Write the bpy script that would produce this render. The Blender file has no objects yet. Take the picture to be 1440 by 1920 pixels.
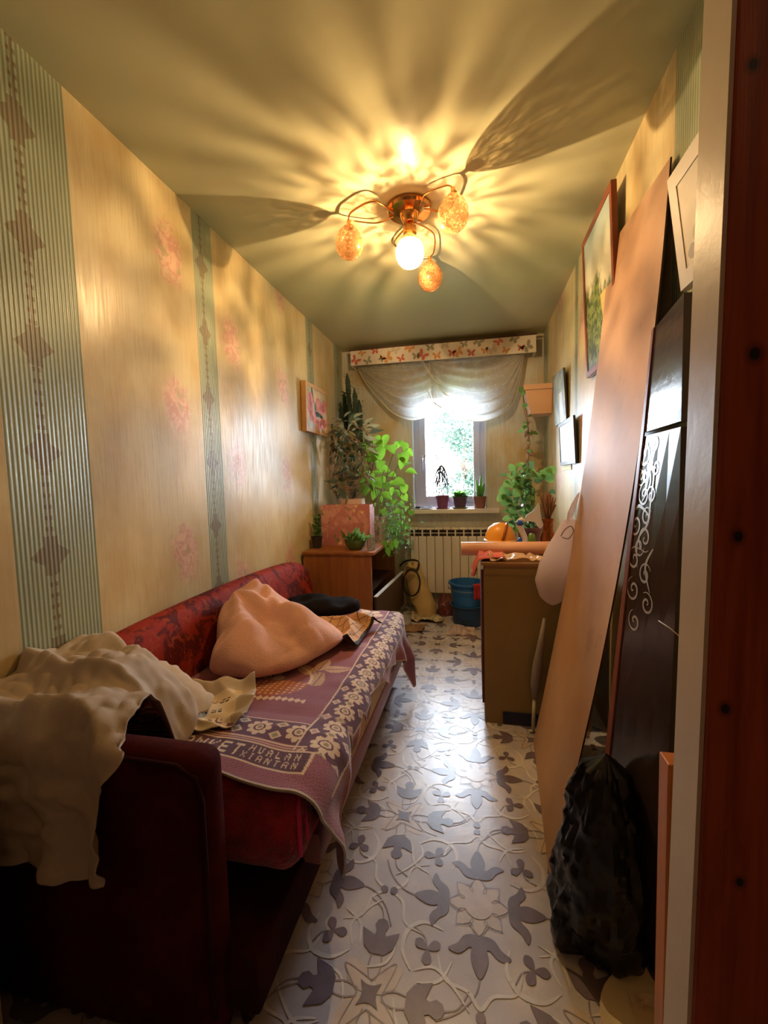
import bpy, bmesh, math, random
import numpy as np
from mathutils import Vector, Matrix

SC = bpy.context.scene
COL = SC.collection
PI = math.pi
W, D, H = 1.8733, 4.124, 2.5          # room: x 0..W, y up to D (window wall), z 0..H

# ------------------------------------------------------------------ camera
_f, _yaw, _pitch, _roll, _cx, _cz = 800.0, 0.21371, -0.0713, -0.02719, 1.26895, 1.22209
_cy, _sy, _cp, _sp = math.cos(_yaw), math.sin(_yaw), math.cos(_pitch), math.sin(_pitch)
_fw = Vector((-_sy * _cp, _cy * _cp, _sp))
_r = Vector((_cy, _sy, 0))
_u = _r.cross(_fw)
_cr, _sr = math.cos(_roll), math.sin(_roll)
_r2 = _r * _cr + _u * _sr
_u2 = _u * _cr - _r * _sr
cam_data = bpy.data.cameras.new('camera')
cam_data.sensor_fit = 'AUTO'
cam_data.sensor_width = 36.0
cam_data.lens = 36.0 * _f / 1920.0
cam_data.clip_start = 0.02
cam = bpy.data.objects.new('camera', cam_data)
M3 = Matrix((_r2, _u2, -_fw)).transposed()
cam.matrix_world = Matrix.Translation((_cx, 0, _cz)) @ M3.to_4x4()
COL.objects.link(cam)
SC.camera = cam

# ------------------------------------------------------------------ daylight, exposure
world = bpy.data.worlds.new('overcast_sky')
SC.world = world
world.use_nodes = True
_bg = world.node_tree.nodes['Background']
_bg.inputs[0].default_value = (0.74, 0.86, 1.0, 1)
_bg.inputs[1].default_value = 54.0
portal_data = bpy.data.lights.new('window_portal', 'AREA')
portal_data.shape = 'RECTANGLE'
portal_data.size, portal_data.size_y = 0.66, 0.95
portal_data.cycles.is_portal = True
portal = bpy.data.objects.new('window_portal', portal_data)
portal.location = (1.016, D + 0.27, 1.42)
portal.rotation_euler = (-PI / 2, 0, 0)     # faces into the room (-Y)
COL.objects.link(portal)
SC.view_settings.view_transform = 'Standard'
SC.view_settings.look = 'None'
SC.view_settings.gamma = 1.0
SC.view_settings.exposure = 0.12
SC.view_settings.use_curve_mapping = False
BULB_ENERGY = 78.0
BULB_COLOR = (1.0, 0.71, 0.38)
hall_data = bpy.data.lights.new('hall_fill_light', 'POINT'); hall_data.energy = 1.3; hall_data.color = (1.0, .66, .36); hall_data.shadow_soft_size = .06  # unseen fill lamp added behind the camera to brighten the brown casing
hall = bpy.data.objects.new('hall_fill_light', hall_data); hall.location = (1.75, -.45, 2.30); COL.objects.link(hall)

# ------------------------------------------------------------------ materials
def c(r, g, b):
    def l(v):
        v /= 255.0
        return v / 12.92 if v <= 0.04045 else ((v + 0.055) / 1.055) ** 2.4
    return (l(r), l(g), l(b), 1.0)

def setin(node, name, v):
    if name in node.inputs:
        node.inputs[name].default_value = v

def newmat(name):
    m = bpy.data.materials.new(name)
    m.use_nodes = True
    nt = m.node_tree
    return m, nt, nt.nodes['Principled BSDF']

class V:
    """socket wrapper: python arithmetic builds Math nodes"""
    def __init__(s, nt, sock): s.nt, s.s = nt, sock
    def _op(s, op, o=None, o2=None, rev=False):
        n = s.nt.nodes.new('ShaderNodeMath'); n.operation = op
        a = [s, o] if not rev else [o, s]
        if o2 is not None: a.append(o2)
        for i, x in enumerate(a):
            if x is None: continue
            if isinstance(x, V): s.nt.links.new(x.s, n.inputs[i])
            else: n.inputs[i].default_value = x
        return V(s.nt, n.outputs[0])
    def __add__(s, o): return s._op('ADD', o)
    def __radd__(s, o): return s._op('ADD', o)
    def __sub__(s, o): return s._op('SUBTRACT', o)
    def __rsub__(s, o): return s._op('SUBTRACT', o, rev=True)
    def __mul__(s, o): return s._op('MULTIPLY', o)
    def __rmul__(s, o): return s._op('MULTIPLY', o)
    def __truediv__(s, o): return s._op('DIVIDE', o)
    def __lt__(s, o): return s._op('LESS_THAN', o)
    def __gt__(s, o): return s._op('GREATER_THAN', o)
    def abs(s): return s._op('ABSOLUTE')
    def sin(s): return s._op('SINE')
    def sqrt(s): return s._op('SQRT')
    def mod(s, p): return s._op('FLOORED_MODULO', p)
    def min(s, o): return s._op('MINIMUM', o)
    def max(s, o): return s._op('MAXIMUM', o)
    def step(s, lo, hi):
        n = s.nt.nodes.new('ShaderNodeMapRange'); n.interpolation_type = 'SMOOTHSTEP'
        s.nt.links.new(s.s, n.inputs[0]); n.inputs[1].default_value = lo; n.inputs[2].default_value = hi
        return V(s.nt, n.outputs[0])

def position(nt, obj=False):
    if obj:
        g = nt.nodes.new('ShaderNodeTexCoord'); out = g.outputs['Object']
    else:
        g = nt.nodes.new('ShaderNodeNewGeometry'); out = g.outputs['Position']
    sp = nt.nodes.new('ShaderNodeSeparateXYZ'); nt.links.new(out, sp.inputs[0])
    return out, V(nt, sp.outputs[0]), V(nt, sp.outputs[1]), V(nt, sp.outputs[2])

def noise(nt, vec, scale, detail=3, rough=.55, stretch=None, dist=0.0):
    n = nt.nodes.new('ShaderNodeTexNoise')
    n.inputs['Scale'].default_value = scale; n.inputs['Detail'].default_value = detail
    n.inputs['Roughness'].default_value = rough; n.inputs['Distortion'].default_value = dist
    if vec is not None:
        if stretch:
            mp = nt.nodes.new('ShaderNodeMapping'); mp.inputs['Scale'].default_value = stretch
            nt.links.new(vec, mp.inputs[0]); vec = mp.outputs[0]
        nt.links.new(vec, n.inputs['Vector'])
    return V(nt, n.outputs['Fac'])

def voronoi(nt, vec, scale, feature='F1', stretch=None):
    n = nt.nodes.new('ShaderNodeTexVoronoi'); n.feature = feature
    n.inputs['Scale'].default_value = scale
    if stretch:
        mp = nt.nodes.new('ShaderNodeMapping'); mp.inputs['Scale'].default_value = stretch
        nt.links.new(vec, mp.inputs[0]); vec = mp.outputs[0]
    nt.links.new(vec, n.inputs['Vector'])
    return V(nt, n.outputs['Distance'])

def mixc(nt, fac, a, b):
    n = nt.nodes.new('ShaderNodeMix'); n.data_type = 'RGBA'
    if isinstance(fac, V): nt.links.new(fac.s, n.inputs[0])
    else: n.inputs[0].default_value = fac
    for i, x in ((6, a), (7, b)):
        if isinstance(x, tuple): n.inputs[i].default_value = x
        else: nt.links.new(x, n.inputs[i])
    return n.outputs[2]

def bumpify(nt, bs, hgt, strength=.3, dist=.01):
    b = nt.nodes.new('ShaderNodeBump'); b.inputs['Strength'].default_value = strength
    b.inputs['Distance'].default_value = dist
    nt.links.new(hgt.s, b.inputs['Height']); nt.links.new(b.outputs[0], bs.inputs['Normal'])

def mat(name, col, rough=.6, metal=0.0, spec=.4, var=None, var_col=None, bump=None, sheen=0.0, coat=0.0,
        trans=0.0, stretch=None, emit=None, translucent=0.0):
    m, nt, bs = newmat(name)
    bs.inputs['Base Color'].default_value = col
    bs.inputs['Roughness'].default_value = rough
    bs.inputs['Metallic'].default_value = metal
    setin(bs, 'Specular IOR Level', spec)
    setin(bs, 'Sheen Weight', sheen); setin(bs, 'Coat Weight', coat); setin(bs, 'Transmission Weight', trans)
    vec = None
    if var or bump:
        tc = nt.nodes.new('ShaderNodeTexCoord'); vec = tc.outputs['Object']
    if var:
        f = noise(nt, vec, var[0], 4, .6, stretch).step(.3, .7)
        v2 = var_col or tuple(x * (1 - var[1]) for x in col[:3]) + (1,)
        nt.links.new(mixc(nt, f, col, v2), bs.inputs['Base Color'])
    if bump:
        bumpify(nt, bs, noise(nt, vec, bump[0], 4, .6, stretch), bump[1], bump[2] if len(bump) > 2 else .005)
    if emit:
        setin(bs, 'Emission Color', emit[0]); setin(bs, 'Emission Strength', emit[1])
    if translucent:
        tr = nt.nodes.new('ShaderNodeBsdfTranslucent'); tr.inputs[0].default_value = tuple(min(1, x * 1.6) for x in col[:3]) + (1,)
        mx = nt.nodes.new('ShaderNodeMixShader'); mx.inputs[0].default_value = translucent
        out = nt.nodes['Material Output']
        nt.links.new(bs.outputs[0], mx.inputs[1]); nt.links.new(tr.outputs[0], mx.inputs[2])
        nt.links.new(mx.outputs[0], out.inputs[0])
    return m

# ------------------------------------------------------------------ objects
def wloc(o):
    v = Vector((0, 0, 0))
    while o: v += o.location; o = o.parent
    return v

def thing(name, label, cat, loc=(0, 0, 0), group=None):
    o = bpy.data.objects.new(name, None); COL.objects.link(o)
    o.location = loc; o.empty_display_size = .05
    return tag(o, label, cat, group)

def tag(o, label, cat, group=None):
    o['label'] = label; o['category'] = cat
    if group: o['group'] = group
    return o

def mesh(name, verts, faces, mats, parent=None, smooth=False, mi=None):
    """world-space vertices -> one mesh object (local to its parent)"""
    off = wloc(parent) if parent else Vector((0, 0, 0))
    me = bpy.data.meshes.new(name)
    a = np.asarray(verts, dtype=np.float64).reshape(-1, 3) - np.array(off)
    me.from_pydata(a.tolist(), [], faces)
    for m in (mats if isinstance(mats, (list, tuple)) else [mats]): me.materials.append(m)
    if mi is not None: me.polygons.foreach_set('material_index', np.asarray(mi, dtype=np.int32))
    if smooth: me.polygons.foreach_set('use_smooth', np.ones(len(me.polygons), dtype=bool))
    me.update()
    o = bpy.data.objects.new(name, me); COL.objects.link(o)
    if parent: o.parent = parent
    return o

class MB:
    """mesh builder: collects world-space shapes, one object out"""
    def __init__(s): s.v, s.f, s.m, s.mi = [], [], [], 0
    def add(s, verts, faces):
        n = len(s.v); s.v += [tuple(x) for x in verts]
        s.f += [tuple(i + n for i in f) for f in faces]; s.m += [s.mi] * len(faces)
        return s
    def box(s, lo, hi, bev=0.0, seg=2):
        if bev <= 0:
            x0, y0, z0 = lo; x1, y1, z1 = hi
            return s.add([(x0, y0, z0), (x1, y0, z0), (x1, y1, z0), (x0, y1, z0), (x0, y0, z1), (x1, y0, z1), (x1, y1, z1), (x0, y1, z1)],
                         [(0, 3, 2, 1), (4, 5, 6, 7), (0, 1, 5, 4), (1, 2, 6, 5), (2, 3, 7, 6), (3, 0, 4, 7)])
        bm = bmesh.new(); bmesh.ops.create_cube(bm, size=1.0)
        for v in bm.verts:
            v.co = Vector([(lo[i] + hi[i]) / 2 + v.co[i] * (hi[i] - lo[i]) for i in range(3)])
        bmesh.ops.bevel(bm, geom=bm.edges[:], offset=bev, segments=seg, affect='EDGES', profile=.5)
        bm.verts.index_update()
        s.add([v.co for v in bm.verts], [[v.index for v in f.verts] for f in bm.faces]); bm.free()
        return s
    def quadbox(s, p, thick, nrm):
        """slab from 4 corners extruded along nrm"""
        n = Vector(nrm).normalized() * thick; p = [Vector(q) for q in p]
        return s.add(p + [q + n for q in p], [(3, 2, 1, 0), (4, 5, 6, 7), (0, 1, 5, 4), (1, 2, 6, 5), (2, 3, 7, 6), (3, 0, 4, 7)])
    def tube(s, pts, r, seg=8, caps=True):
        pts = [Vector(p) for p in pts]; n = len(pts)
        rr = r if isinstance(r, (list, tuple)) else [r] * n
        vs, fs = [], []
        t0 = (pts[1] - pts[0]).normalized()
        a = t0.orthogonal().normalized()
        for i in range(n):
            t = (pts[min(i + 1, n - 1)] - pts[max(i - 1, 0)])
            t = t.normalized() if t.length > 1e-9 else t0
            a = (a - t * a.dot(t)); a = a.normalized() if a.length > 1e-6 else t.orthogonal().normalized()
            b = t.cross(a)
            for k in range(seg):
                an = 2 * PI * k / seg
                vs.append(pts[i] + (a * math.cos(an) + b * math.sin(an)) * rr[i])
        for i in range(n - 1):
            for k in range(seg):
                k2 = (k + 1) % seg
                fs.append((i * seg + k, i * seg + k2, (i + 1) * seg + k2, (i + 1) * seg + k))
        if caps:
            fs.append(tuple(range(seg - 1, -1, -1))); fs.append(tuple((n - 1) * seg + k for k in range(seg)))
        return s.add(vs, fs)
    def lathe(s, prof, c0, seg=24, axis=(0, 0, 1), sx=1.0, sy=1.0):
        ax = Vector(axis).normalized(); q = Vector((0, 0, 1)).rotation_difference(ax); c0 = Vector(c0)
        vs, fs = [], []; n = len(prof)
        for (r, z) in prof:
            for k in range(seg):
                an = 2 * PI * k / seg
                vs.append(c0 + q @ Vector((r * math.cos(an) * sx, r * math.sin(an) * sy, z)))
        for i in range(n - 1):
            for k in range(seg):
                k2 = (k + 1) % seg
                fs.append((i * seg + k, i * seg + k2, (i + 1) * seg + k2, (i + 1) * seg + k))
        if prof[0][0] > 1e-5: fs.append(tuple(range(seg - 1, -1, -1)))
        if prof[-1][0] > 1e-5: fs.append(tuple((n - 1) * seg + k for k in range(seg)))
        return s.add(vs, fs)
    def poly(s, pts, thick=0.0, nrm=(0, 0, 1)):
        n = len(pts)
        if thick == 0: return s.add(pts, [tuple(range(n))])
        d = Vector(nrm).normalized() * thick
        p2 = [Vector(p) + d for p in pts]
        return s.add([Vector(p) for p in pts] + p2, [tuple(range(n - 1, -1, -1)), tuple(range(n, 2 * n))] + [(i, (i + 1) % n, n + (i + 1) % n, n + i) for i in range(n)])
    def grid(s, P, flip=False):
        P = np.asarray(P); n, m = P.shape[:2]
        fs = []
        for i in range(n - 1):
            for j in range(m - 1):
                q = (i * m + j, (i + 1) * m + j, (i + 1) * m + j + 1, i * m + j + 1)
                fs.append(q[::-1] if flip else q)
        return s.add([tuple(x) for x in P.reshape(-1, 3)], fs)
    def build(s, name, mats, parent=None, smooth=False):
        return mesh(name, s.v, s.f, mats, parent, smooth, s.m if isinstance(mats, (list, tuple)) and len(mats) > 1 else None)

def struct(o):
    o['kind'] = 'structure'; return o

def subsurf(o, lv=1):
    m = o.modifiers.new('subdivision', 'SUBSURF'); m.levels = lv; m.render_levels = lv; return o

def solid(o, t, off=0.0):
    m = o.modifiers.new('thickness', 'SOLIDIFY'); m.thickness = t; m.offset = off; return o

def autosmooth(o, ang=40):
    me = o.data
    me.polygons.foreach_set('use_smooth', np.ones(len(me.polygons), dtype=bool))
    try: me.set_sharp_from_angle(angle=math.radians(ang))
    except Exception: pass
    return o

def catmull(pts, n=8, closed=False):
    P = [np.array(p, float) for p in pts]; out = []; N = len(P)
    rng = range(N if closed else N - 1)
    for i in rng:
        g = lambda k: P[k % N] if closed else P[max(0, min(N - 1, k))]
        p0, p1, p2, p3 = g(i - 1), g(i), g(i + 1), g(i + 2)
        for t in np.linspace(0, 1, n, endpoint=False):
            out.append(.5 * ((2 * p1) + (-p0 + p2) * t + (2 * p0 - 5 * p1 + 4 * p2 - p3) * t * t + (-p0 + 3 * p1 - 3 * p2 + p3) * t ** 3))
    if not closed: out.append(P[-1])
    return out

def vnoise(x, y, z=0.0, seed=0):
    """smooth value noise in [-1,1] for numpy arrays"""
    x = np.asarray(x, float); y = np.asarray(y, float); z = np.zeros_like(x) + z
    def hsh(i, j, k):
        h = np.sin(i * 127.1 + j * 311.7 + k * 74.7 + seed * 53.3) * 43758.5453
        return (h - np.floor(h)) * 2 - 1
    xi, yi, zi = np.floor(x), np.floor(y), np.floor(z)
    fx, fy, fz = x - xi, y - yi, z - zi
    s = lambda t: t * t * (3 - 2 * t)
    fx, fy, fz = s(fx), s(fy), s(fz); r = 0
    for a in (0, 1):
        for b in (0, 1):
            for d in (0, 1):
                w = (fx if a else 1 - fx) * (fy if b else 1 - fy) * (fz if d else 1 - fz)
                r = r + w * hsh(xi + a, yi + b, zi + d)
    return r

def drape(P, boxes, steps=260, g=-9.0, dt=1 / 60., th=.006, fric=.55, pin=None, iters=7, rest=None, floor=None, damp=.985, shear=.6):
    """verlet cloth on a grid, colliding with rounded boxes (lo, hi, radius)"""
    P = np.array(P, float); Q = P.copy()
    R = P if rest is None else np.asarray(rest, float)
    L = lambda a, b: np.linalg.norm(a - b, axis=-1, keepdims=True)
    ru = L(R[1:], R[:-1]); rv = L(R[:, 1:], R[:, :-1])
    rd = L(R[1:, 1:], R[:-1, :-1]); re = L(R[1:, :-1], R[:-1, 1:])
    bu = L(R[2:], R[:-2]); bv = L(R[:, 2:], R[:, :-2])
    bx = [(np.array(lo, float), np.array(hi, float), r) for lo, hi, r in boxes]
    def fix(A, B, rl, k, compress=1.0):
        d = B - A; l = np.linalg.norm(d, axis=-1, keepdims=True) + 1e-9
        w = (l - rl) / l
        w = np.where(w < 0, w * compress, w)
        return d * (w * .5 * k)
    for st in range(steps):
        vel = (P - Q) * damp
        Q = P.copy()
        P = P + vel; P[..., 2] += g * dt * dt
        for it in range(iters):
            for sl in (0, 1):
                for (A, B, rl, ax) in ((slice(None, -1), slice(1, None), ru, 0),):
                    d = fix(P[:-1][sl::2], P[1:][sl::2], ru[sl::2], 1.0); P[:-1][sl::2] += d; P[1:][sl::2] -= d
                d = fix(P[:, :-1][:, sl::2], P[:, 1:][:, sl::2], rv[:, sl::2], 1.0); P[:, :-1][:, sl::2] += d; P[:, 1:][:, sl::2] -= d
                d = fix(P[:-1, :-1][sl::2], P[1:, 1:][sl::2], rd[sl::2], shear); P[:-1, :-1][sl::2] += d; P[1:, 1:][sl::2] -= d
                d = fix(P[:-1, 1:][sl::2], P[1:, :-1][sl::2], re[sl::2], shear); P[:-1, 1:][sl::2] += d; P[1:, :-1][sl::2] -= d
            d = fix(P[:-2], P[2:], bu, .10); P[:-2] += d * .5; P[2:] -= d * .5
            d = fix(P[:, :-2], P[:, 2:], bv, .10); P[:, :-2] += d * .5; P[:, 2:] -= d * .5
            if pin is not None: P[pin] = Q[pin]
        for lo, hi, r in bx:
            c0 = (lo + hi) / 2; h = (hi - lo) / 2 - r
            q = P - c0; s = np.sign(q) + (q == 0); a = np.abs(q) - h
            o = np.maximum(a, 0); lo_ = np.linalg.norm(o, axis=-1)
            ins = np.minimum(a.max(-1), 0)
            sd = lo_ + ins - r - th
            hit = sd < 0
            if not hit.any(): continue
            gr = np.where((lo_ > 1e-9)[..., None], o / (lo_ + 1e-9)[..., None], 0)
            am = a.argmax(-1); gi = np.zeros_like(P); np.put_along_axis(gi, am[..., None], 1.0, -1)
            gr = np.where((lo_ > 1e-9)[..., None], gr, gi) * s
            P[hit] -= (gr * sd[..., None])[hit]
            v = P - Q
            Q[hit] += v[hit] * fric
        if floor is not None:
            b = P[..., 2] < floor + th
            P[..., 2][b] = floor + th; Q[b] += (P - Q)[b] * fric
    return P

def uvs(o, n, m):
    """grid uv for an n x m vertex grid mesh (faces as in MB.grid)"""
    me = o.data; uv = me.uv_layers.new(name='UVMap')
    li = np.empty(len(me.loops), np.int32); me.loops.foreach_get('vertex_index', li)
    a = np.stack([(li // m) / (n - 1), (li % m) / (m - 1)], -1).astype(np.float32)
    uv.data.foreach_set('uv', a.reshape(-1)); return o

# ================================================================== STRUCTURE
# ---- wallpaper: cream silk paper, rose clusters, ribbed green stripes with brown lozenges
def wallpaper(name, stripes, flowers, axis='y', cream=c(208, 192, 148)):
    m, nt, bs = newmat(name)
    vec, X, Y, Z = position(nt)
    u = Y if axis == 'y' else X
    n1 = noise(nt, vec, 5.0, 3, .55, (1, 1, .6))
    n2 = noise(nt, vec, 90.0, 3, .6, (1, 1, .06))
    n3 = noise(nt, vec, 24.0, 4, .65)
    base = mixc(nt, n1.step(.35, .7), cream, c(192, 168, 120))
    base = mixc(nt, n2.step(.45, .75) * .35, base, c(170, 140, 98))
    # rose clusters
    fm = None
    for (fy, fz, per, s) in flowers:
        du = (u - fy) / (.088 * s)
        zz = ((Z - fz + per / 2).mod(per) - per / 2)
        dz = (zz + du * .018) / (.135 * s)
        d = (du * du + dz * dz).sqrt() + (n3 - .5) * 1.9
        w = d.step(1.15, .62)
        fm = w if fm is None else fm.max(w)
    if fm is not None:
        pet = noise(nt, vec, 20.0, 3, .6, None, 1.6)
        pink = mixc(nt, pet.step(.40, .62), c(198, 134, 126), c(222, 178, 160))
        leafm = noise(nt, vec, 17.0, 2)
        pink = mixc(nt, leafm.step(.58, .66) * .75, pink, c(150, 140, 104))
        base = mixc(nt, fm * .66, base, pink)
    # ribbed stripes
    sm = None; om = None
    for (a, b, per, oc, ow) in stripes:
        w = (u > a) * (u < b)
        sm = w if sm is None else sm.max(w)
        zz = ((Z - .09 + per / 2).mod(per) - per / 2)
        du = (u - oc).abs()
        noi = (n3 - .5) * .03
        loz = ((du / ow + zz.abs() / .050 + noi * 16) < 1.0)
        cross = (du < ow * .36) * ((zz.abs() + noi) < .058)
        tick = (du < ow * .22) * ((Z.mod(.034) - .017).abs() < .0065)
        stem = (du < .004) * (Z.mod(.034) < .034)
        o_ = loz.max(cross).max(tick).max(stem) * w
        om = o_ if om is None else om.max(o_)
    rough = None
    if sm is not None:
        rib = (u * (2 * PI / .0135)).sin()
        gcol = mixc(nt, rib.step(-.6, .8), c(138, 148, 122), c(164, 168, 138))
        base = mixc(nt, sm, base, gcol)
        base = mixc(nt, om * .62, base, c(112, 86, 62))
        hgt = rib * sm * .5 + n2 * .35
    else:
        hgt = n2 * .35
    nt.links.new(base, bs.inputs['Base Color'])
    r = n2.step(.3, .7) * .16 + .30
    nt.links.new(r.s, bs.inputs['Roughness'])
    setin(bs, 'Specular IOR Level', .45)
    bumpify(nt, bs, hgt, .35, .004)
    return m

WP_L = wallpaper('wallpaper_left', [(.94, 1.205, .312, 1.048, .062), (1.83, 1.98, .312, 1.89, .05), (3.18, 3.32, .312, 3.25, .05), (3.84, 4.07, .312, 3.95, .05)],
                 [(1.66, .93, .645, 1.0), (2.12, 1.335, .65, 1.0), (2.735, 1.287, .60, .95), (.62, 1.0, .645, 1.0)])
WP_R = wallpaper('wallpaper_right', [(.9, 1.54, .312, 1.2, .055), (2.80, 2.885, .312, 2.84, .04), (3.88, 4.12, .312, 4.0, .05)],
                 [(2.66, 1.50, .63, 1.0), (2.2, 1.15, .65, 1.0), (3.35, 1.2, .65, .9)])
WP_B = wallpaper('wallpaper_window_wall', [], [], 'x', c(206, 206, 198))

CEIL, nt, bs = newmat('glossy_ceiling_paint')
vec, X, Y, Z = position(nt)
nt.links.new(mixc(nt, noise(nt, vec, 2.2, 3), c(192, 186, 150), c(180, 178, 146)), bs.inputs['Base Color'])
bs.inputs['Roughness'].default_value = .24; setin(bs, 'Specular IOR Level', .05)
bumpify(nt, bs, noise(nt, vec, 7.0, 2), .10, .02)

def box_struct(name, boxes, m):
    b = MB()
    for lo, hi in boxes: b.box(lo, hi)
    return struct(b.build(name, m))

PLAIN_DARK = mat('hall_paint', c(196, 170, 140), .8, var=(4, .1))
box_struct('wall_left', [((-.12, .60, -.05), (0, D + .30, H + .05))], WP_L)
box_struct('wall_right', [((W, .60, -.05), (W + .12, D + .30, H + .05))], WP_R)
WX0, WX1, WZ0, WZ1 = .672, 1.360, .95, 2.13
box_struct('wall_back', [((0, D, -.05), (WX0, D + .30, H)), ((WX1, D, -.05), (W, D + .30, H)),
                         ((WX0, D, -.05), (WX1, D + .30, WZ0 - .045)), ((WX0, D, WZ1), (WX1, D + .30, H))], WP_B)
box_struct('ceiling', [((0, .60, H), (W, D, H + .08))], CEIL)
# partition with the doorway the picture is taken through
FW = mat('partition_plaster', c(170, 150, 120), .8, var=(5, .12))
JX = 1.513
box_struct('wall_front', [((JX + .02, .535, 0), (W + .12, .575, H)), ((-.12, .525, 0), (.30, .60, H)), ((.30, .535, 2.12), (JX + .02, .575, H))], FW)
WHITE_TRIM = mat('white_gloss_trim', c(205, 184, 158), .38, var=(6, .08), bump=(40, .1))
box_struct('trim_1', [((JX, .519, 0), (JX + .02, .577, 2.12)), ((.30, .523, 0), (.32, .602, 2.12)), ((.32, .523, 2.10), (JX, .577, 2.12))], WHITE_TRIM)
# brown knotty casing board on the hall side
KNOTS = ((1.540, 1.62, .0045), (1.549, 1.342, .0055), (1.539, 1.154, .005), (1.533, .964, .0045), (1.552, .765, .004))
BROWN, nt, bs = newmat('stained_pine')
vec, X, Y, Z = position(nt)
g = noise(nt, vec, 9.0, 5, .6, (6, 6, .35), .6)
kn = voronoi(nt, vec, 4.2, 'F1', (1, 1, .75))
colr = mixc(nt, g.step(.3, .7), c(178, 76, 28), c(140, 52, 18))
kd = None
for kx, kz, kr in KNOTS:
    q = (((X - kx) * (X - kx) + (Z - kz) * (Z - kz) * .6).sqrt() + (g - .5) * .006) / kr
    kd = q if kd is None else kd.min(q)
colr = mixc(nt, kd.step(2.2, 1.0) * .6, colr, c(84, 26, 10)); colr = mixc(nt, kd.step(1.1, .7), colr, c(20, 8, 6))
nt.links.new(colr, bs.inputs['Base Color']); bs.inputs['Roughness'].default_value = .42
bumpify(nt, bs, g, .2, .004)
for k in range(3):
    x0 = JX + .004 + k * .155
    struct(MB().box((x0, .517, 0), (x0 + .153, .535, 2.3), .003).build('trim_%d' % (k + 2), BROWN))
# the door frame stands slightly out of plumb
for o in bpy.data.objects:
    if o.name in ('wall_front', 'trim_1', 'trim_2', 'trim_3', 'trim_4'):
        for v in o.data.vertices:
            if 1.4 < v.co.x < 1.84: v.co.x += .015 * (v.co.z - 1.17)
# hall shell round the camera
HX0, HX1, HY0 = -.45, 2.05, -1.25
box_struct('wall_hall_rear', [((HX0, HY0 - .1, 0), (HX1, HY0, H))], PLAIN_DARK)
box_struct('wall_hall_left', [((HX0 - .1, HY0 - .1, 0), (HX0, .60, H))], PLAIN_DARK)
box_struct('wall_hall_right', [((HX1, HY0 - .1, 0), (HX1 + .1, .60, H))], PLAIN_DARK)
box_struct('wall_hall_front', [((HX0, .50, 0), (-.12, .60, H)), ((W + .12, .50, 0), (HX1, .60, H))], PLAIN_DARK)
box_struct('ceiling_hall', [((HX0 - .1, HY0 - .1, H), (HX1 + .1, .60, H + .08))], PLAIN_DARK)

# ---- lino floor: printed pattern laid as flush inlays in the one floor mesh
F0, nt, bs = newmat('lino_base')
vec, X, Y, Z = position(nt)
a = noise(nt, vec, 7.0, 3, .55); b2 = voronoi(nt, vec, 9.0, 'SMOOTH_F1'); d3 = noise(nt, vec, 30.0, 3)
col = mixc(nt, a.step(.38, .62), c(192, 184, 186), c(204, 192, 182))
col = mixc(nt, b2.step(.15, .55) * .55, col, c(168, 162, 170))
col = mixc(nt, d3.step(.55, .75) * .25, col, c(150, 140, 140))
nt.links.new(col, bs.inputs['Base Color'])
bs.inputs['Roughness'].default_value = .30; setin(bs, 'Specular IOR Level', .5)
bumpify(nt, bs, d3, .12, .003)
F1 = mat('lino_dark_print', c(118, 102, 110), .32, spec=.5, var=(14, .25))
F2 = mat('lino_light_print', c(214, 206, 200), .32, spec=.5, var=(20, .12))
F3 = mat('lino_line_print', c(142, 126, 126), .32, spec=.5)
F4 = mat('lino_pink_print', c(200, 182, 168), .32, spec=.5, var=(18, .15))
fb = MB(); zr = random.Random(1)
fb.box((HX0 - .1, HY0 - .1, -.05), (HX1 + .1, .60, 0)).box((-.12, .60, -.05), (W + .12, D + .3, 0))
PER = .5525
def cellpt(px, py, ox, oy):          # lattice slightly skewed like the laid sheet
    yy = oy + py
    return (ox + px - .0135 * (yy - 1.165), yy)
def put(mi, pts, ox, oy, ang, sc, z):
    ca, sa = math.cos(ang), math.sin(ang)
    q = []
    for (x, y) in pts:
        x, y = x * sc, y * sc
        q.append(cellpt(x * ca - y * sa, x * sa + y * ca, ox, oy))
    if any(p[0] < .02 or p[0] > W - .02 or p[1] < .62 or p[1] > D - .02 for p in q): return
    fb.mi = mi; zj = z + zr.random() * .0004; fb.poly([(p[0], p[1], zj) for p in q])
def line(mi, pts, wd, ox, oy, ang, sc, z, n=7):
    P = catmull([np.array(p) for p in pts], n)
    Lf, Rt = [], []
    for i, p in enumerate(P):
        t = P[min(i + 1, len(P) - 1)] - P[max(i - 1, 0)]; t = t / (np.linalg.norm(t) + 1e-9)
        w = wd if not isinstance(wd, tuple) else wd[0] + (wd[1] - wd[0]) * math.sin(PI * i / (len(P) - 1))
        nn = np.array((-t[1], t[0])) * w * .5
        Lf.append(p + nn); Rt.append(p - nn)
    for i in range(len(P) - 1):
        put(mi, [Lf[i], Rt[i], Rt[i + 1], Lf[i + 1]], ox, oy, ang, sc, z)
_mid = [(0, .04), (.13, .18), (.23, .45), (.18, .72), (0, 1.0), (-.18, .72), (-.23, .45), (-.13, .18)]
_side = [(0, 0), (.2, -.05), (.42, .03), (.58, .24), (.82, .40), (.60, .50), (.42, .43), (.27, .29), (.12, .30)]
LILY_M = [tuple(p) for p in catmull(_mid, 4, True)]
LILY_S = [tuple(p) for p in catmull(_side, 4, True)]
LILY_S2 = [(-x, y) for x, y in LILY_S][::-1]
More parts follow.
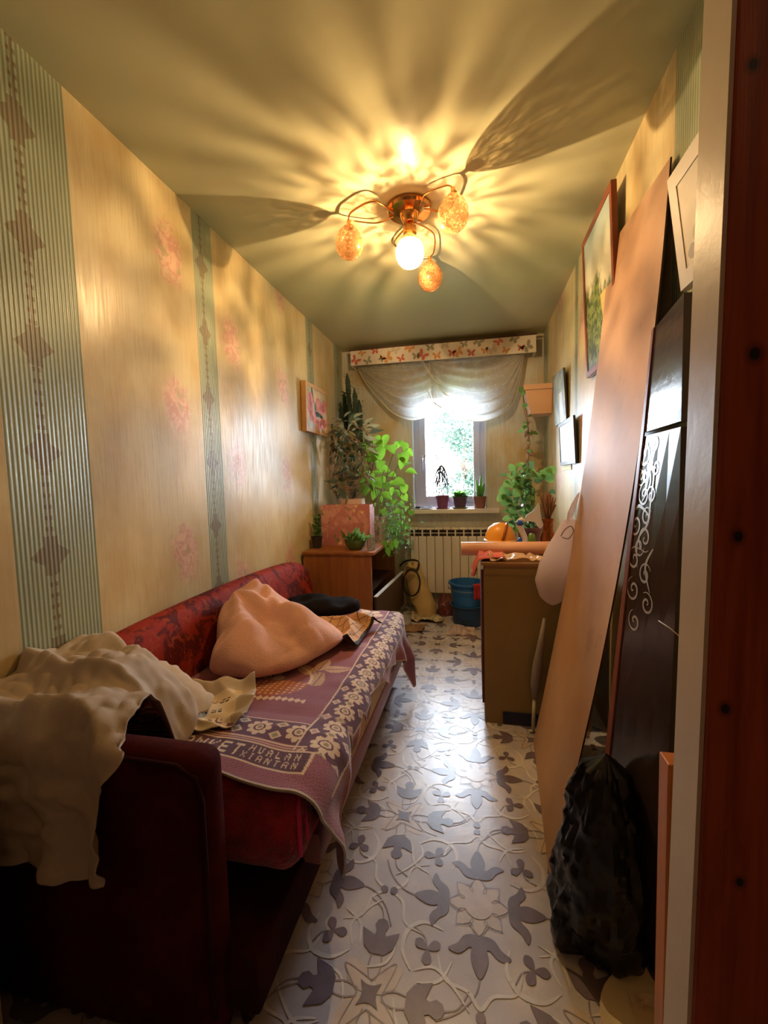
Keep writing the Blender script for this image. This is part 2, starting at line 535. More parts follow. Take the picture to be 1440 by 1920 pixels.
TULIP = [(-.2, 0), (.2, 0), (.42, .18), (.48, .36), (.56, .66), (.36, .58), (.17, .50), (.13, .62), (.21, .78), (.14, .94), (0, 1.0),
         (-.14, .94), (-.21, .78), (-.13, .62), (-.17, .50), (-.36, .58), (-.56, .66), (-.48, .36), (-.42, .18)]
SQ = [(-1, -1), (-.4, -.72), (0, -.66), (.4, -.72), (1, -1), (.72, -.4), (.66, 0), (.72, .4), (1, 1), (.4, .72), (0, .66), (-.4, .72), (-1, 1), (-.72, .4), (-.66, 0), (-.72, -.4)]
DOT = [(math.cos(t * PI / 8), math.sin(t * PI / 8)) for t in range(16)]
PET = [(0, 0), (.22, .3), (.26, .6), (.12, .88), (0, 1), (-.12, .88), (-.26, .6), (-.22, .3)]
DROP = [tuple(p) for p in catmull([(0, 0), (.3, .45), (.32, .8), (0, 1.05), (-.32, .8), (-.3, .45)], 4, True)]
z0, z1, z2 = .0005, .0010, .0015
for i in range(-3, 4):
    for j in range(-1, 7):
        ox, oy = 1.262 + i * PER * .945, 1.165 + j * PER
        hp = PER / 2; hx = PER * .945 / 2
        # eight-petal star
        put(4, DOT, ox, oy, 0, .040, z2 + .0006)
        for k in range(8):
            an = k * PI / 4
            put(4, PET, ox, oy, an, .083, z1)
            line(3, [(.10, .36), (.25, .50), (.26, .68), (0, 1.0)], .024, ox, oy, an, .088, z2, 5)
            line(3, [(-.10, .36), (-.25, .50), (-.26, .68), (0, 1.0)], .024, ox, oy, an, .088, z2, 5)
        for k in range(4):
            an = k * PI / 2
            bx_, by_ = -math.sin(an) * .087, math.cos(an) * .087
            put(1, LILY_M, ox + bx_, oy + by_, an, .098, z2)
            put(1, LILY_S, ox + bx_, oy + by_, an, .098, z2); put(1, LILY_S2, ox + bx_, oy + by_, an, .098, z2)
            # stem from the lily tip to the next tulip
            line(3, [(0, .185), (.012, .22), (.05, .26), (.10, .285)], .0035, ox, oy, an, 1, z1)
            # light crest round the lily
            line(2, [(-.105, .15), (-.085, .20), (-.03, .215), (0, .245), (.03, .215), (.085, .20), (.105, .15)], (.003, .009), ox, oy, an, 1, z1)
            # trefoil in the quarter points, with a light crescent
            qx, qy = ox + (hx / 2) * (1 if k in (0, 3) else -1) * 1.02, oy + (hp / 2) * (1 if k in (0, 1) else -1) * 1.02
            for t in range(3):
                put(1, DROP, qx, qy, an + t * 2 * PI / 3, .036, z2)
            line(3, [(0, 0), (.01, -.03), (.04, -.05)], .0035, qx, qy, an, 1, z1)
            line(2, [(.06, .03), (.062, -.02), (.03, -.062), (-.02, -.066), (-.06, -.03)], (.003, .012), qx, qy, an + .5, 1, z1)
            line(2, [(-.05, .045), (0, .074), (.055, .06)], (.002, .008), qx, qy, an + .5, 1, z1)
            line(2, [(.08, .0), (.10, .05), (.15, .07)], (.002, .007), qx, qy, an, 1, z1)
        # concave square and its four tulips
        sx_, sy_ = ox - hx, oy - hp * .96
        put(1, SQ, sx_, sy_, 0, .027, z2)
        for k in range(4):
            an = k * PI / 2
            tx, ty = sx_ - math.sin(an) * .088, sy_ + math.cos(an) * .088
            put(1, TULIP, tx, ty, an, .092, z2)
            line(3, [(-.008, .03), (-.016, .06), (-.012, .09)], .0035, sx_, sy_, an, 1, z1)
            line(3, [(.008, .03), (.016, .06), (.012, .09)], .0035, sx_, sy_, an, 1, z1)
            line(3, [(0, .03), (.055, .075), (.03, .0)], .003, sx_, sy_, an, 1, z1)
            put(4, PET, sx_, sy_, an + PI / 4, .10, z0)
            line(3, [(0, .178), (-.012, .21), (-.05, .235)], .0035, sx_, sy_, an, 1, z1)
            line(2, [(-.07, .10), (-.085, .15), (-.05, .20), (-.01, .235)], (.002, .008), sx_, sy_, an, 1, z1)
        for dz in (-.0145, .0145):
            put(1, DOT, ox, oy + hp + dz, 0, .0115, z2); put(1, DOT, ox + hx + dz, oy, 0, .0115, z2)
struct(fb.build('floor', [F0, F1, F2, F3, F4]))

# ---- window and sill
PVC = mat('white_pvc', c(192, 194, 216), .3)
GLASS, nt, bs = newmat('window_glass')
tr = nt.nodes.new('ShaderNodeBsdfTransparent'); gl = nt.nodes.new('ShaderNodeBsdfGlossy'); gl.inputs['Roughness'].default_value = .02
fr = nt.nodes.new('ShaderNodeFresnel'); fr.inputs[0].default_value = 1.35
mx = nt.nodes.new('ShaderNodeMixShader')
nt.links.new(fr.outputs[0], mx.inputs[0]); nt.links.new(tr.outputs[0], mx.inputs[1]); nt.links.new(gl.outputs[0], mx.inputs[2])
nt.links.new(mx.outputs[0], nt.nodes['Material Output'].inputs[0])
wy = D + .12
b = MB()
fwid = .06
b.box((WX0, wy, WZ0), (WX0 + fwid, wy + .07, WZ1), .004).box((WX1 - fwid, wy, WZ0), (WX1, wy + .07, WZ1), .004)
b.box((WX0 + fwid, wy, WZ0), (WX1 - fwid, wy + .07, WZ0 + fwid), .004).box((WX0 + fwid, wy, WZ1 - fwid), (WX1 - fwid, wy + .07, WZ1), .004)
win = struct(b.build('window_1', PVC))
b = MB(); a0, a1, e0, e1 = WX0 + fwid - .008, WX1 - fwid + .008, WZ0 + fwid - .008, WZ1 - fwid + .008; sw = .062
b.box((a0, wy - .018, e0), (a0 + sw, wy + .02, e1), .006).box((a1 - sw, wy - .018, e0), (a1, wy + .02, e1), .006)
b.box((a0 + sw, wy - .018, e0), (a1 - sw, wy + .02, e0 + sw), .006).box((a0 + sw, wy - .018, e1 - sw), (a1 - sw, wy + .02, e1), .006)
sash = b.build('sash', PVC, win)
MB().box((a0 + sw - .01, wy + .004, e0 + sw - .01), (a1 - sw + .01, wy + .010, e1 - sw + .01)).build('pane', GLASS, win)
b = MB(); b.box((a0 + .018, wy - .030, 1.40), (a0 + .044, wy - .018, 1.47), .004)
b.tube([(a0 + .031, wy - .030, 1.435), (a0 + .031, wy - .06, 1.435), (a0 + .031, wy - .062, 1.42), (a0 + .031, wy - .06, 1.32)], .009, 8)
b.build('handle', PVC, win, True)
REV = mat('reveal_plaster', c(200, 204, 210), .6)
b = MB(); b.box((WX0 - .012, D - .004, WZ0), (WX0 + .004, D + .12, WZ1)).box((WX1 - .004, D - .004, WZ0), (WX1 + .012, D + .12, WZ1))
struct(b.build('trim_5', REV))
SILL = mat('white_sill', c(230, 222, 212), .35)
struct(MB().box((.655, D - .13, WZ0 - .042), (1.478, D + .115, WZ0), .006).build('trim_6', SILL))

# ---- outside: trees beyond the glass
LEAFOUT = mat('outdoor_leaf', c(44, 62, 48), .6, var=(1.5, .3), translucent=.22)
BARK = mat('bark', c(88, 72, 58), .9, bump=(20, .5, .02))
def outdoor_tree(label, x, y, base, top, rad, n, seed):
    rnd = random.Random(seed)
    t = thing('garden_tree', label, 'tree', (x, y, base))
    b = MB()
    b.tube([(x, y, base), (x + .05, y, base + 1.5), (x - .1, y + .1, base + 3), (x, y, top - .6)], [.16, .13, .09, .03], 9)
    for k in range(9):
        an = rnd.uniform(0, 2 * PI); z = rnd.uniform(base + 2.2, top - 1.0)
        b.tube([(x, y, z), (x + math.cos(an) * rad * .5, y + math.sin(an) * rad * .5, z + .4), (x + math.cos(an) * rad * .9, y + math.sin(an) * rad * .9, z + .6)], [.05, .03, .012], 6)
    b.build('trunk', BARK, t, True)
    v, f = [], []
    blobs = [(x + rnd.uniform(-.6, .6) * rad, y + rnd.uniform(-.6, .6) * rad, rnd.uniform(base + 1.6, top - .3), rnd.uniform(.25, .55) * rad) for _ in range(26)]
    for k in range(n):
        bx_, by_, bz_, br = blobs[k % len(blobs)]
        d = Vector((rnd.gauss(0, 1), rnd.gauss(0, 1), rnd.gauss(0, 1))).normalized() * br * rnd.uniform(.5, 1.05)
        p = Vector((bx_, by_, bz_)) + d
        a = Vector((rnd.gauss(0, 1), rnd.gauss(0, 1), rnd.gauss(0, .6))).normalized(); w = a.orthogonal().normalized()
        w = Matrix.Rotation(rnd.uniform(0, 6.28), 3, a) @ w
        s = rnd.uniform(.045, .085); i = len(v)
        v += [p, p + a * s * .5 + w * s * .33, p + a * s, p + a * s * .5 - w * s * .33]; f.append((i, i + 1, i + 2, i + 3))
    o = mesh('foliage', v, f, LEAFOUT, t); o['kind'] = 'stuff'
outdoor_tree('big leafy garden tree on the side of the window away from the vine', 1.05, 9.0, -3.0, 2.75, .85, 15000, 3)
outdoor_tree('lower round garden tree seen through the bottom of the window', .25, 11.0, -3.0, 1.35, 1.2, 9000, 5)
GRND = mat('lawn', c(120, 140, 96), .9, var=(3, .3))
struct(MB().box((-14, D + .6, -3.1), (12, 24, -3.0)).build('ground', GRND))

# ================================================================== SOFA AND WHAT LIES ON IT
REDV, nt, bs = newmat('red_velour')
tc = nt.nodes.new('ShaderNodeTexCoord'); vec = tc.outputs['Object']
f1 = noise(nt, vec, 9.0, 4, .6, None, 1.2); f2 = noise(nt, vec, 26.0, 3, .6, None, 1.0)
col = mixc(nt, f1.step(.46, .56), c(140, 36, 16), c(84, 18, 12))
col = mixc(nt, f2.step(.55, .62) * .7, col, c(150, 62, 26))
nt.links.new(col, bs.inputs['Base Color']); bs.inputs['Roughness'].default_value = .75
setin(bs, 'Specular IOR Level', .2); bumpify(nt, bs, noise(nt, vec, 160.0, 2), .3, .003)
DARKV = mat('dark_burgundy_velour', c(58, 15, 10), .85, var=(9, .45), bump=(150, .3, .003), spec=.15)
RAILM = mat('mauve_rail', c(150, 96, 92), .5, var=(6, .2))
CREAMW, nt, bs = newmat('cream_woven_cover')
tc = nt.nodes.new('ShaderNodeTexCoord'); vec = tc.outputs['Object']
sp = nt.nodes.new('ShaderNodeSeparateXYZ'); nt.links.new(vec, sp.inputs[0])
yy, zz = V(nt, sp.outputs[1]), V(nt, sp.outputs[2])
dots = (yy * (2 * PI / .018)).sin() * (zz * (2 * PI / .018)).sin()
col = mixc(nt, dots.step(-.1, .6), c(226, 210, 176), c(156, 126, 92))
col = mixc(nt, noise(nt, vec, 4.5, 2).step(.52, .62) * .6, col, c(176, 112, 60))
nt.links.new(col, bs.inputs['Base Color']); bs.inputs['Roughness'].default_value = .85

SY0, SY1 = .72, 2.76
sofa = thing('sofa', 'old red velour sofa bed with low back along the flowered wall', 'sofa', (.42, 1.74, 0))
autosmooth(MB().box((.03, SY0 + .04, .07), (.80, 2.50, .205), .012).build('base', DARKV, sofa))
autosmooth(MB().box((.785, 1.02, .185), (.846, 2.46, .275), .008).build('front_rail', RAILM, sofa))
autosmooth(MB().box((.15, 1.105, .205), (.842, 2.50, .445), .05, 4).build('seat', CREAMW, sofa))
# back: leaning slab with rounded far end
P = []
for (y, zt) in [(.80, .70), (1.1, .735), (1.5, .75), (2.0, .75), (2.4, .735), (2.60, .715), (2.70, .685), (2.755, .63), (2.775, .55), (2.775, .30)]:
    ring = [(.03, .26), (.02, zt - .05), (.035, zt - .012), (.07, zt), (.12, zt - .012), (.145, zt - .05), (.18, .26)]
    P.append([(x, y, max(z, .26)) for x, z in ring])
b = MB().grid(P, True)
b.f.append(tuple(range(6, -1, -1))); b.m.append(0)
n0 = (len(P) - 1) * 7; b.f.append(tuple(range(n0, n0 + 7))); b.m.append(0)
subsurf(b.build('backrest', REDV, sofa, True), 1)
b = MB().box((.02, SY0, .0), (.722, SY0 + .095, .665), .04, 4)
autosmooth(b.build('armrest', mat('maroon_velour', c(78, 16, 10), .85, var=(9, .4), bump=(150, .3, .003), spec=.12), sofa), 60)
MB().tube([(.716, SY0 + .004, .10), (.716, SY0 + .004, .58), (.704, SY0 + .004, .630), (.66, SY0 + .004, .652), (.1, SY0 + .006, .655)], .006, 6).build('piping', DARKV, sofa, True)
for lx in (.08, .74):
    for ly in (SY0 + .09, 2.42):
        MB().lathe([(.016, 0), (.022, .07)], (lx, ly, 0), 10).build('leg', mat('leg_wood', c(60, 36, 24), .5) if (lx, ly) == (.08, SY0 + .09) else bpy.data.materials['leg_wood'], sofa, True)

# ---- red plush throw folded over the near seat end
REDP = mat('crimson_plush', c(176, 22, 40), .8, var=(16, .55), bump=(70, .9, .012), sheen=.3)
n, m = 44, 40
P = np.zeros((n, m, 3))
for i in range(n):
    t = i / (n - 1); x = .19 + .655 * t
    e = min(1, (1 - t) / .10); k = math.sqrt(max(0, 1 - (1 - e) ** 2)) * .93 + .07 * e; k = k if t < 1 else .02
    for j in range(m):
        an = 2 * PI * j / (m - 1)
        q = 1 + .05 * math.sin(an * 3 + t * 3) * t + .05 * float(vnoise(an * 2.2, t * 5, 0, 3)) + .02 * float(vnoise(an * 6, t * 14, 0, 4))
        P[i, j] = (x - .02 * math.cos(an) * t, .982 + math.cos(an) * .112 * k * min(q, 1.08), max(.208, .364 + math.sin(an) * .114 * k * min(q, 1.04)))
P[:, -1] = P[:, 0]
o = MB().grid(P, True).build('red_throw', REDP, None, True)
tag(o, 'crimson plush throw rolled up behind the near armrest beneath the plum blanket', 'throw')
for (r_, dx) in ((.085, .846), (.055, .852)):
    MB().tube([(dx + .012 * math.cos(a_ * 2) - .012, .982 + math.cos(a_) * r_, .366 + math.sin(a_) * r_) for a_ in np.linspace(.3, 5.6, 30)], .006, 6).build('rolled_edge', mat('pink_fringe', c(214, 60, 110), .9), o, True)

# ---- plum woven blanket with printed border, lettering BLANKET HUALAN XIANTAN
FONT = {'B': '11110 10001 10001 11110 10001 10001 11110', 'L': '10000 10000 10000 10000 10000 10000 11111', 'A': '01110 10001 10001 11111 10001 10001 10001',
        'N': '10001 11001 10101 10101 10011 10001 10001', 'K': '10001 10010 10100 11000 10100 10010 10001', 'E': '11111 10000 10000 11110 10000 10000 11111',
        'T': '11111 00100 00100 00100 00100 00100 00100', 'H': '10001 10001 10001 11111 10001 10001 10001', 'U': '10001 10001 10001 10001 10001 10001 01110',
        'X': '10001 10001 01010 00100 01010 10001 10001', 'I': '01110 00100 00100 00100 00100 00100 01110'}
def text_mask(U, Vv, word, u0, v0, h, adv):
    """U to the right, Vv upward, in metres"""
    out = np.zeros(U.shape, bool); px = h / 7.0
    for k, ch in enumerate(word):
        rows = FONT[ch].split()
        iu = np.floor((U - u0 - k * adv) / (px * 0.86)).astype(int); iv = 6 - np.floor((Vv - v0) / px).astype(int)
        ok = (iu >= 0) & (iu < 5) & (iv >= 0) & (iv < 7)
        g = np.array([[int(q) for q in r] for r in rows], bool)
        out |= ok & g[np.clip(iv, 0, 6), np.clip(iu, 0, 4)]
    return out
PLUM, DPLUM, CREAM_, OLIVE_, LILAC = (146, 82, 98), (92, 44, 72), (222, 196, 170), (150, 134, 96), (176, 140, 150)
def lin(t): return np.array(c(*t)[:3])
def blanket_colour(y, a, amax):
    """y along the sofa, a = arclength across from the back"""
    C = np.empty(y.shape + (3,)); C[:] = lin(PLUM)
    wv = (np.sin(y * 2 * PI / .010) * np.sin((a + y * .3) * 2 * PI / .014)) > .45
    C[wv] = lin((110, 56, 76))
    def put_(mk, col): C[mk] = lin(col)
    def rot(u, v, t): return u * math.cos(t) + v * math.sin(t), -u * math.sin(t) + v * math.cos(t)
    def flower(cy, ca, r, n=6, col=CREAM_, ph=0.0, squash=1.0):
        u, v = (a - ca), (y - cy) * squash
        th = np.arctan2(v, u) + ph; rr = np.hypot(u, v)
        pr = r * (.62 + .38 * np.abs(np.cos(th * n / 2)) ** .7)
        put_(rr < pr, col); put_((rr < pr) & (np.abs(np.sin(th * n / 2)) > .985) & (rr > r * .25), PLUM)
        put_((rr < r * .36), DPLUM); put_((rr < r * .27), col); put_((rr < r * .15), OLIVE_)
    def leaf(cy, ca, L, wd, t, col=CREAM_, vein=PLUM):
        u, v = rot(a - ca, y - cy, t)
        mk = (np.abs(v) < wd * np.sqrt(np.maximum(0, 1 - (u / L) ** 2)) * (1 - .3 * u / L)) & (np.abs(u) < L)
        put_(mk, col); put_(mk & (np.abs(v) < .003), vein)
        put_(mk & (np.abs(np.mod(u - np.abs(v), .016)) < .003), vein)
    # centre field: bouquets
    for (fy, fa) in ((2.30, .50), (1.80, .28), (2.05, .20)):
        flower(fy, fa, .085, 6); flower(fy - .14, fa - .13, .06, 5)
        leaf(fy - .10, fa + .07, .06, .026, .9); leaf(fy + .11, fa - .07, .06, .026, 2.2); leaf(fy + .02, fa - .15, .055, .024, .2, LILAC)
    leaf(2.14, .53, .05, .022, 1.2); leaf(1.86, .56, .05, .025, .7, LILAC); leaf(1.92, .50, .05, .022, 2.4)
    for (ly, la, t) in ((1.60, .55, .4), (1.57, .42, 2.6), (1.62, .48, 1.5), (1.50, .50, -1.2)):
        leaf(ly, la, .055, .027, t, (204, 170, 130))
    leaf(1.50, .50, .055, .026, 1.57, (196, 168, 120))
    flower(1.48, .30, .07, 6)
    # basket
    bk = (np.hypot((a - .36) / .12, (y - 1.44) / .10) < 1) & (y < 1.46)
    put_(bk, (176, 96, 58)); put_(bk & (np.mod(a, .022) < .009) & (np.mod(y, .018) < .008), CREAM_)
    hd = np.abs(np.hypot((a - .36) / .12, (y - 1.46) / .13) - 1) < .05
    put_(hd & (y > 1.45), CREAM_)
    zig = (np.abs(y - 1.325) < .014 * (1.1 - np.abs(np.mod(a, .024) - .012) / .012)) & (a > .25) & (a < .52); put_(zig, CREAM_)
    dd = (np.abs(a - .18) + np.abs(y - 1.30)); put_((dd < .035), CREAM_); put_(dd < .024, PLUM); put_(dd < .012, OLIVE_)
    # side border
    A0, A1 = .605, .735
    sb = (a > A0) & (a < A1) & (y > 1.06); put_(sb, DPLUM)
    k = np.floor((y - 1.06) / .098)
    cyk = 1.06 + (k + .5) * .098; ca = (A0 + A1) / 2
    u, v = a - ca, y - cyk; rr = np.hypot(u, v); th = np.arctan2(v, u)
    pr = .038 * (.60 + .40 * np.abs(np.cos(th * 4)) ** .6)
    put_(sb & (rr < pr), CREAM_); put_(sb & (rr < .018), DPLUM); put_(sb & (rr < .013), CREAM_); put_(sb & (rr < .007), OLIVE_)
    for (du, dv) in ((-.046, .049), (.046, .049), (0.0, .049)):
        cy2 = 1.06 + np.round((y - 1.06) / .098) * .098
        dd = np.abs(u - du) * 1.0 + np.abs(y - cy2) * .9
        put_(sb & (dd < .017), CREAM_); put_(sb & (dd < .010), LILAC if du else OLIVE_)
    # near border
    B0, B1 = 1.085, 1.185
    nb = (y > B0) & (y < B1) & (a < A0); put_(nb, DPLUM)
    k = np.floor(a / .13); cak = (k + .5) * .13; cy = (B0 + B1) / 2
    u, v = a - cak, y - cy; rr = np.hypot(u, v); th = np.arctan2(v, u)
    pr = .040 * (.60 + .40 * np.abs(np.cos(th * 4)) ** .6)
    put_(nb & (rr < pr), CREAM_); put_(nb & (rr < .019), DPLUM); put_(nb & (rr < .013), CREAM_); put_(nb & (rr < .007), OLIVE_)
    for dv in (-.026, .026):
        ca2 = np.round(a / .13) * .13; dd = np.abs(a - ca2) * .85 + np.abs(v - dv); put_(nb & (dd < .019), CREAM_); put_(nb & (dd < .011), OLIVE_)
    # rules
    for (lo, hi, mk) in ((A0 - .006, A0, y > 1.065), (A1, A1 + .007, y > 1.0)):
        put_((a > lo) & (a < hi) & mk, CREAM_)
    for yv, w, lim in ((B1, .006, A0), (B0 - .008, .006, A0 + .03), (1.058, .005, .66), (.985, .005, .66), (1.068, .004, .64)):
        put_((y > yv) & (y < yv + w) & (a < lim), CREAM_)
    put_((a > .655) & (a < .661) & (y > .985) & (y < 1.063), CREAM_)
    box_ = (y > .990) & (y < 1.058) & (a < .655); C[box_] = lin((84, 40, 62))
    put_(text_mask(a, y, 'BLANKET', .197, 1.000, .046, .0395) & box_, CREAM_)
    put_(text_mask(a, y, 'HUALAN', .482, 1.028, .023, .0275) & box_, CREAM_)
    put_(text_mask(a, y, 'XIANTAN', .470, .998, .023, .0255) & box_, CREAM_)
    C[a > amax - .007] = lin((206, 176, 160)); C[(y < yl[0] + .008)] = lin((186, 172, 160))
    return C
n, m = 560, 330
Yg = np.linspace(0, 1, n)[:, None] * np.ones((1, m)); Ag = np.ones((n, 1)) * np.linspace(0, 1, m)[None, :]
X0 = .165; EDGE = .646; RB = .062
amax = .64 + .097 + .062 + .10 * np.ones(n)
yl = np.linspace(.93, 2.50, n)
# side hem: how far it hangs below the edge, with the drooping corners and small points between
hang = np.interp(yl, [.93, 1.0, 1.06, 1.12, 1.24, 1.265, 1.37, 1.47, 1.50, 1.62, 1.72, 1.83, 1.86, 1.98, 2.10, 2.20, 2.32, 2.42, 2.50],
                 [.25, .21, .10, .05, -.03, .05, -.02, .065, -.02, .005, .03, .10, .03, .06, .10, .16, .33, .33, .20])
a = Ag * (EDGE + RB * PI / 2 + hang)[:, None]
x = np.where(a < EDGE, X0 + a, 0); z = np.where(a < EDGE, .464, 0); nx = np.zeros_like(a); nz = np.ones_like(a)
q = np.clip((a - EDGE) / RB, 0, PI / 2)
arc = a >= EDGE
x = np.where(arc, X0 + EDGE + RB * np.sin(q), x); z = np.where(arc, .464 - RB + RB * np.cos(q), z)
dn = np.maximum(0, a - EDGE - RB * PI / 2); z = z - dn
nx = np.where(arc, np.sin(q), 0); nz = np.where(arc, np.cos(q), 1)
yy = yl[:, None] * np.ones((1, m))
# near hem outline and soft corner, far corner rounding
tn = np.clip((1.25 - yy) / .32, 0, 1); yy = yy + tn * (-.03 * np.exp(-((a - .60) / .12) ** 2) + .10 * np.clip((a - .74) / .25, 0, 1))
tf = np.clip((yy - 2.15) / .35, 0, 1) ** 2; yy = yy - tf * .16 * np.clip((a - .50) / .3, 0, 1)
z = z - .05 * tf * np.clip((yy - 2.38) / .12, 0, 1) * 2
x = x - .035 * tf * np.clip((a - .6) / .2, 0, 1)
foldw = np.clip(dn / .10, 0, 1)
disp = foldw * (.018 * np.sin(yy * 33 + 1.0) + .014 * vnoise(yy * 13, a * 3, 0, 2) + .012)
wr = .006 * np.abs(vnoise(yy * 5, a * 7, 0, 11)) + .0035 * vnoise(yy * 16, a * 14, 0, 8)
flap = np.clip((dn - .06) / .1, 0, 1) * np.exp(-((yy - 2.36) / .10) ** 2) * .05
nearb = np.clip((1.24 - yy) / .1, 0, 1) * .022                       # lifts over the red throw
x = x + nx * (disp + wr + nearb + flap) ; z = z + nz * (wr + nearb * .9) + .012 * np.exp(-((a - .3) / .25) ** 2)
BLK, nt, bs = newmat('woven_blanket')
at = nt.nodes.new('ShaderNodeVertexColor'); at.layer_name = 'weave'
tc = nt.nodes.new('ShaderNodeTexCoord')
nt.links.new(at.outputs['Color'], bs.inputs['Base Color']); bs.inputs['Roughness'].default_value = .88; setin(bs, 'Sheen Weight', .25)
bumpify(nt, bs, noise(nt, tc.outputs['Object'], 260.0, 2), .5, .003)
o = MB().grid(np.stack([x, yy, z], -1)).build('plum_blanket', BLK, None, True)
colr = blanket_colour(yl[:, None] * np.ones((1, m)), a, (EDGE + RB * PI / 2 + hang)[:, None])
ca = o.data.color_attributes.new('weave', 'FLOAT_COLOR', 'POINT')
buf = np.ones((n * m, 4), np.float32); buf[:, :3] = colr.reshape(-1, 3); ca.data.foreach_set('color', buf.reshape(-1))
solid(o, .006, 1.0)
tag(o, 'plum woven blanket with cream flower border and lettering spread over the sofa seat', 'blanket')

# ---- peach plush robe heaped against the back
PEACH = mat('peach_plush', c(226, 172, 152), .95, var=(7, .10), bump=(170, .7, .005), sheen=.3)
C0 = np.array((.38, 1.66)); n, m = 72, 150
ang = np.linspace(0, 2 * PI, m)
OUT = [(0, .27), (27, .325), (45, .31), (60, .30), (86, .29), (131, .30), (180, .21), (205, .21), (227, .225), (250, .28), (268, .295), (285, .285), (304, .25), (330, .245), (360, .27)]
R_ = np.interp(np.degrees(ang), [q[0] for q in OUT], [q[1] for q in OUT])
P = np.zeros((n, m, 3))
for i in range(n):
    t = i / (n - 1)                           # 0 = middle, .8 = widest rim, 1 = tucked under
    rr = (t / .80) ** .85 if t < .80 else 1 - .22 * ((t - .80) / .20) ** 1.5
    px = C0[0] + np.cos(ang) * R_ * rr; py = C0[1] + np.sin(ang) * R_ * rr
    ax_, ay_ = .19, 1.70                     # the peak, propped on the back cushion
    dx, dy = px - ax_, py - ay_; r_ = np.hypot(dx, dy); th_ = np.arctan2(dy, dx)
    top = .775 - .40 * np.maximum(dx, 0) - .34 * np.maximum(-dy - .06, 0) - .42 * np.maximum(dy - .12, 0) + .03 * np.exp(-((px - .27) / .06) ** 2 - ((py - 1.80) / .07) ** 2)
    top = top + .020 * np.sin(th_ * 7 + .5 + 3 * r_) * np.clip(r_ / .20, 0, 1) + .030 * vnoise(px * 8, py * 8, 0, 5) - .026 * np.exp(-((px * .72 + py * .69 - 1.47 - .03 * np.sin(px * 14)) / .026) ** 2) - .022 * np.exp(-((px * .92 - py * .38 + .27 + .02 * np.sin(py * 15)) / .024) ** 2) + .007 * vnoise(px * 20, py * 20, 0, 6)
    top = np.maximum(top, .565)
    if t < .80:
        e = (1 - (t / .80) ** 5) ** .5
        z_ = .50 + (top - .50) * (.34 + .66 * e)
    else:
        e = (t - .80) / .20; z_ = (.50 + (top - .50) * .34) * (1 - e ** .7) + .482 * e ** .7
    P[i, :, 0] = px + .012 * vnoise(py * 10, z_ * 10, 0, 1); P[i, :, 1] = py + .012 * vnoise(px * 10, z_ * 10, 0, 9); P[i, :, 2] = np.maximum(z_, .482)
P[:, -1] = P[:, 0]
P[..., 0] = np.maximum(P[..., 0], np.where(P[..., 2] > .62, .135, .19))
o = MB().grid(P, True).build('peach_robe', PEACH, None, True)
tag(o, 'peach plush robe heaped on the plum blanket against the sofa back', 'robe')

# ---- checked shirt crumpled beyond the robe
SHIRT, nt, bs = newmat('checked_cotton')
uvn = nt.nodes.new('ShaderNodeUVMap'); sp = nt.nodes.new('ShaderNodeSeparateXYZ'); nt.links.new(uvn.outputs[0], sp.inputs[0])
uu, vv = V(nt, sp.outputs[0]), V(nt, sp.outputs[1])
ln = ((uu.mod(.125) < .010)).max(vv.mod(.125) < .010)
col = mixc(nt, ln * .85, c(206, 158, 112), c(84, 56, 44))
bor = (uu > .955).max(vv < .03)
col = mixc(nt, bor, col, c(40, 24, 20))
nt.links.new(col, bs.inputs['Base Color']); bs.inputs['Roughness'].default_value = .85
n, m = 90, 70
uu_, vv_ = np.meshgrid(np.linspace(0, 1, n), np.linspace(0, 1, m), indexing='ij')
X3 = .36 + uu_ * .40 + .03 * vnoise(uu_ * 3, vv_ * 4, 0, 91); Y3 = 1.86 + vv_ * .30 - uu_ * .06 + .035 * vnoise(uu_ * 4, vv_ * 3, 0, 92)
Z3 = .484 + .045 * (1 - np.abs(np.sin(uu_ * 2.5 + vv_ * 4.5 + 1.8 * vnoise(uu_ * 2, vv_ * 2, 0, 93)))) ** 1.1 + .010 * vnoise(uu_ * 5, vv_ * 5, 0, 94) + .003 * vnoise(uu_ * 24, vv_ * 24, 0, 95) + .02 * np.exp(-((uu_ - .75) / .2) ** 2)
o = MB().grid(np.stack([X3, Y3, np.maximum(Z3, .482)], -1)).build('checked_shirt', SHIRT, None, True); uvs(o, n, m); solid(o, .004)
tag(o, 'crumpled tan checked shirt with dark hem on the blanket beyond the peach robe', 'shirt')

# ---- black garment at the far end
BLACKF = mat('black_fabric', c(18, 14, 14), .95, bump=(90, .6, .006), spec=.1)
n, m = 24, 48
P = np.zeros((n, m, 3)); an = np.linspace(0, 2 * PI, m)
for i in range(n):
    t = i / (n - 1); rr = math.sin(min(1, t / .85) * PI / 2) if t < .85 else 1 - .2 * (t - .85)
    P[i, :, 0] = .37 + np.cos(an) * (.22 + .02 * np.sin(an * 3)) * rr; P[i, :, 1] = 2.33 + np.sin(an) * (.14 + .02 * np.cos(an * 2)) * rr
    P[i, :, 2] = .478 + (.075 * math.cos(min(1, t / .88) * PI / 2) ** .5) * (1 + .3 * vnoise(P[i, :, 0] * 14, P[i, :, 1] * 14, 0, 2))
o = MB().grid(P, True).build('black_garment', BLACKF, None, True)
tag(o, 'black knitted garment lying at the far end of the blanket by the brown chest', 'garment')

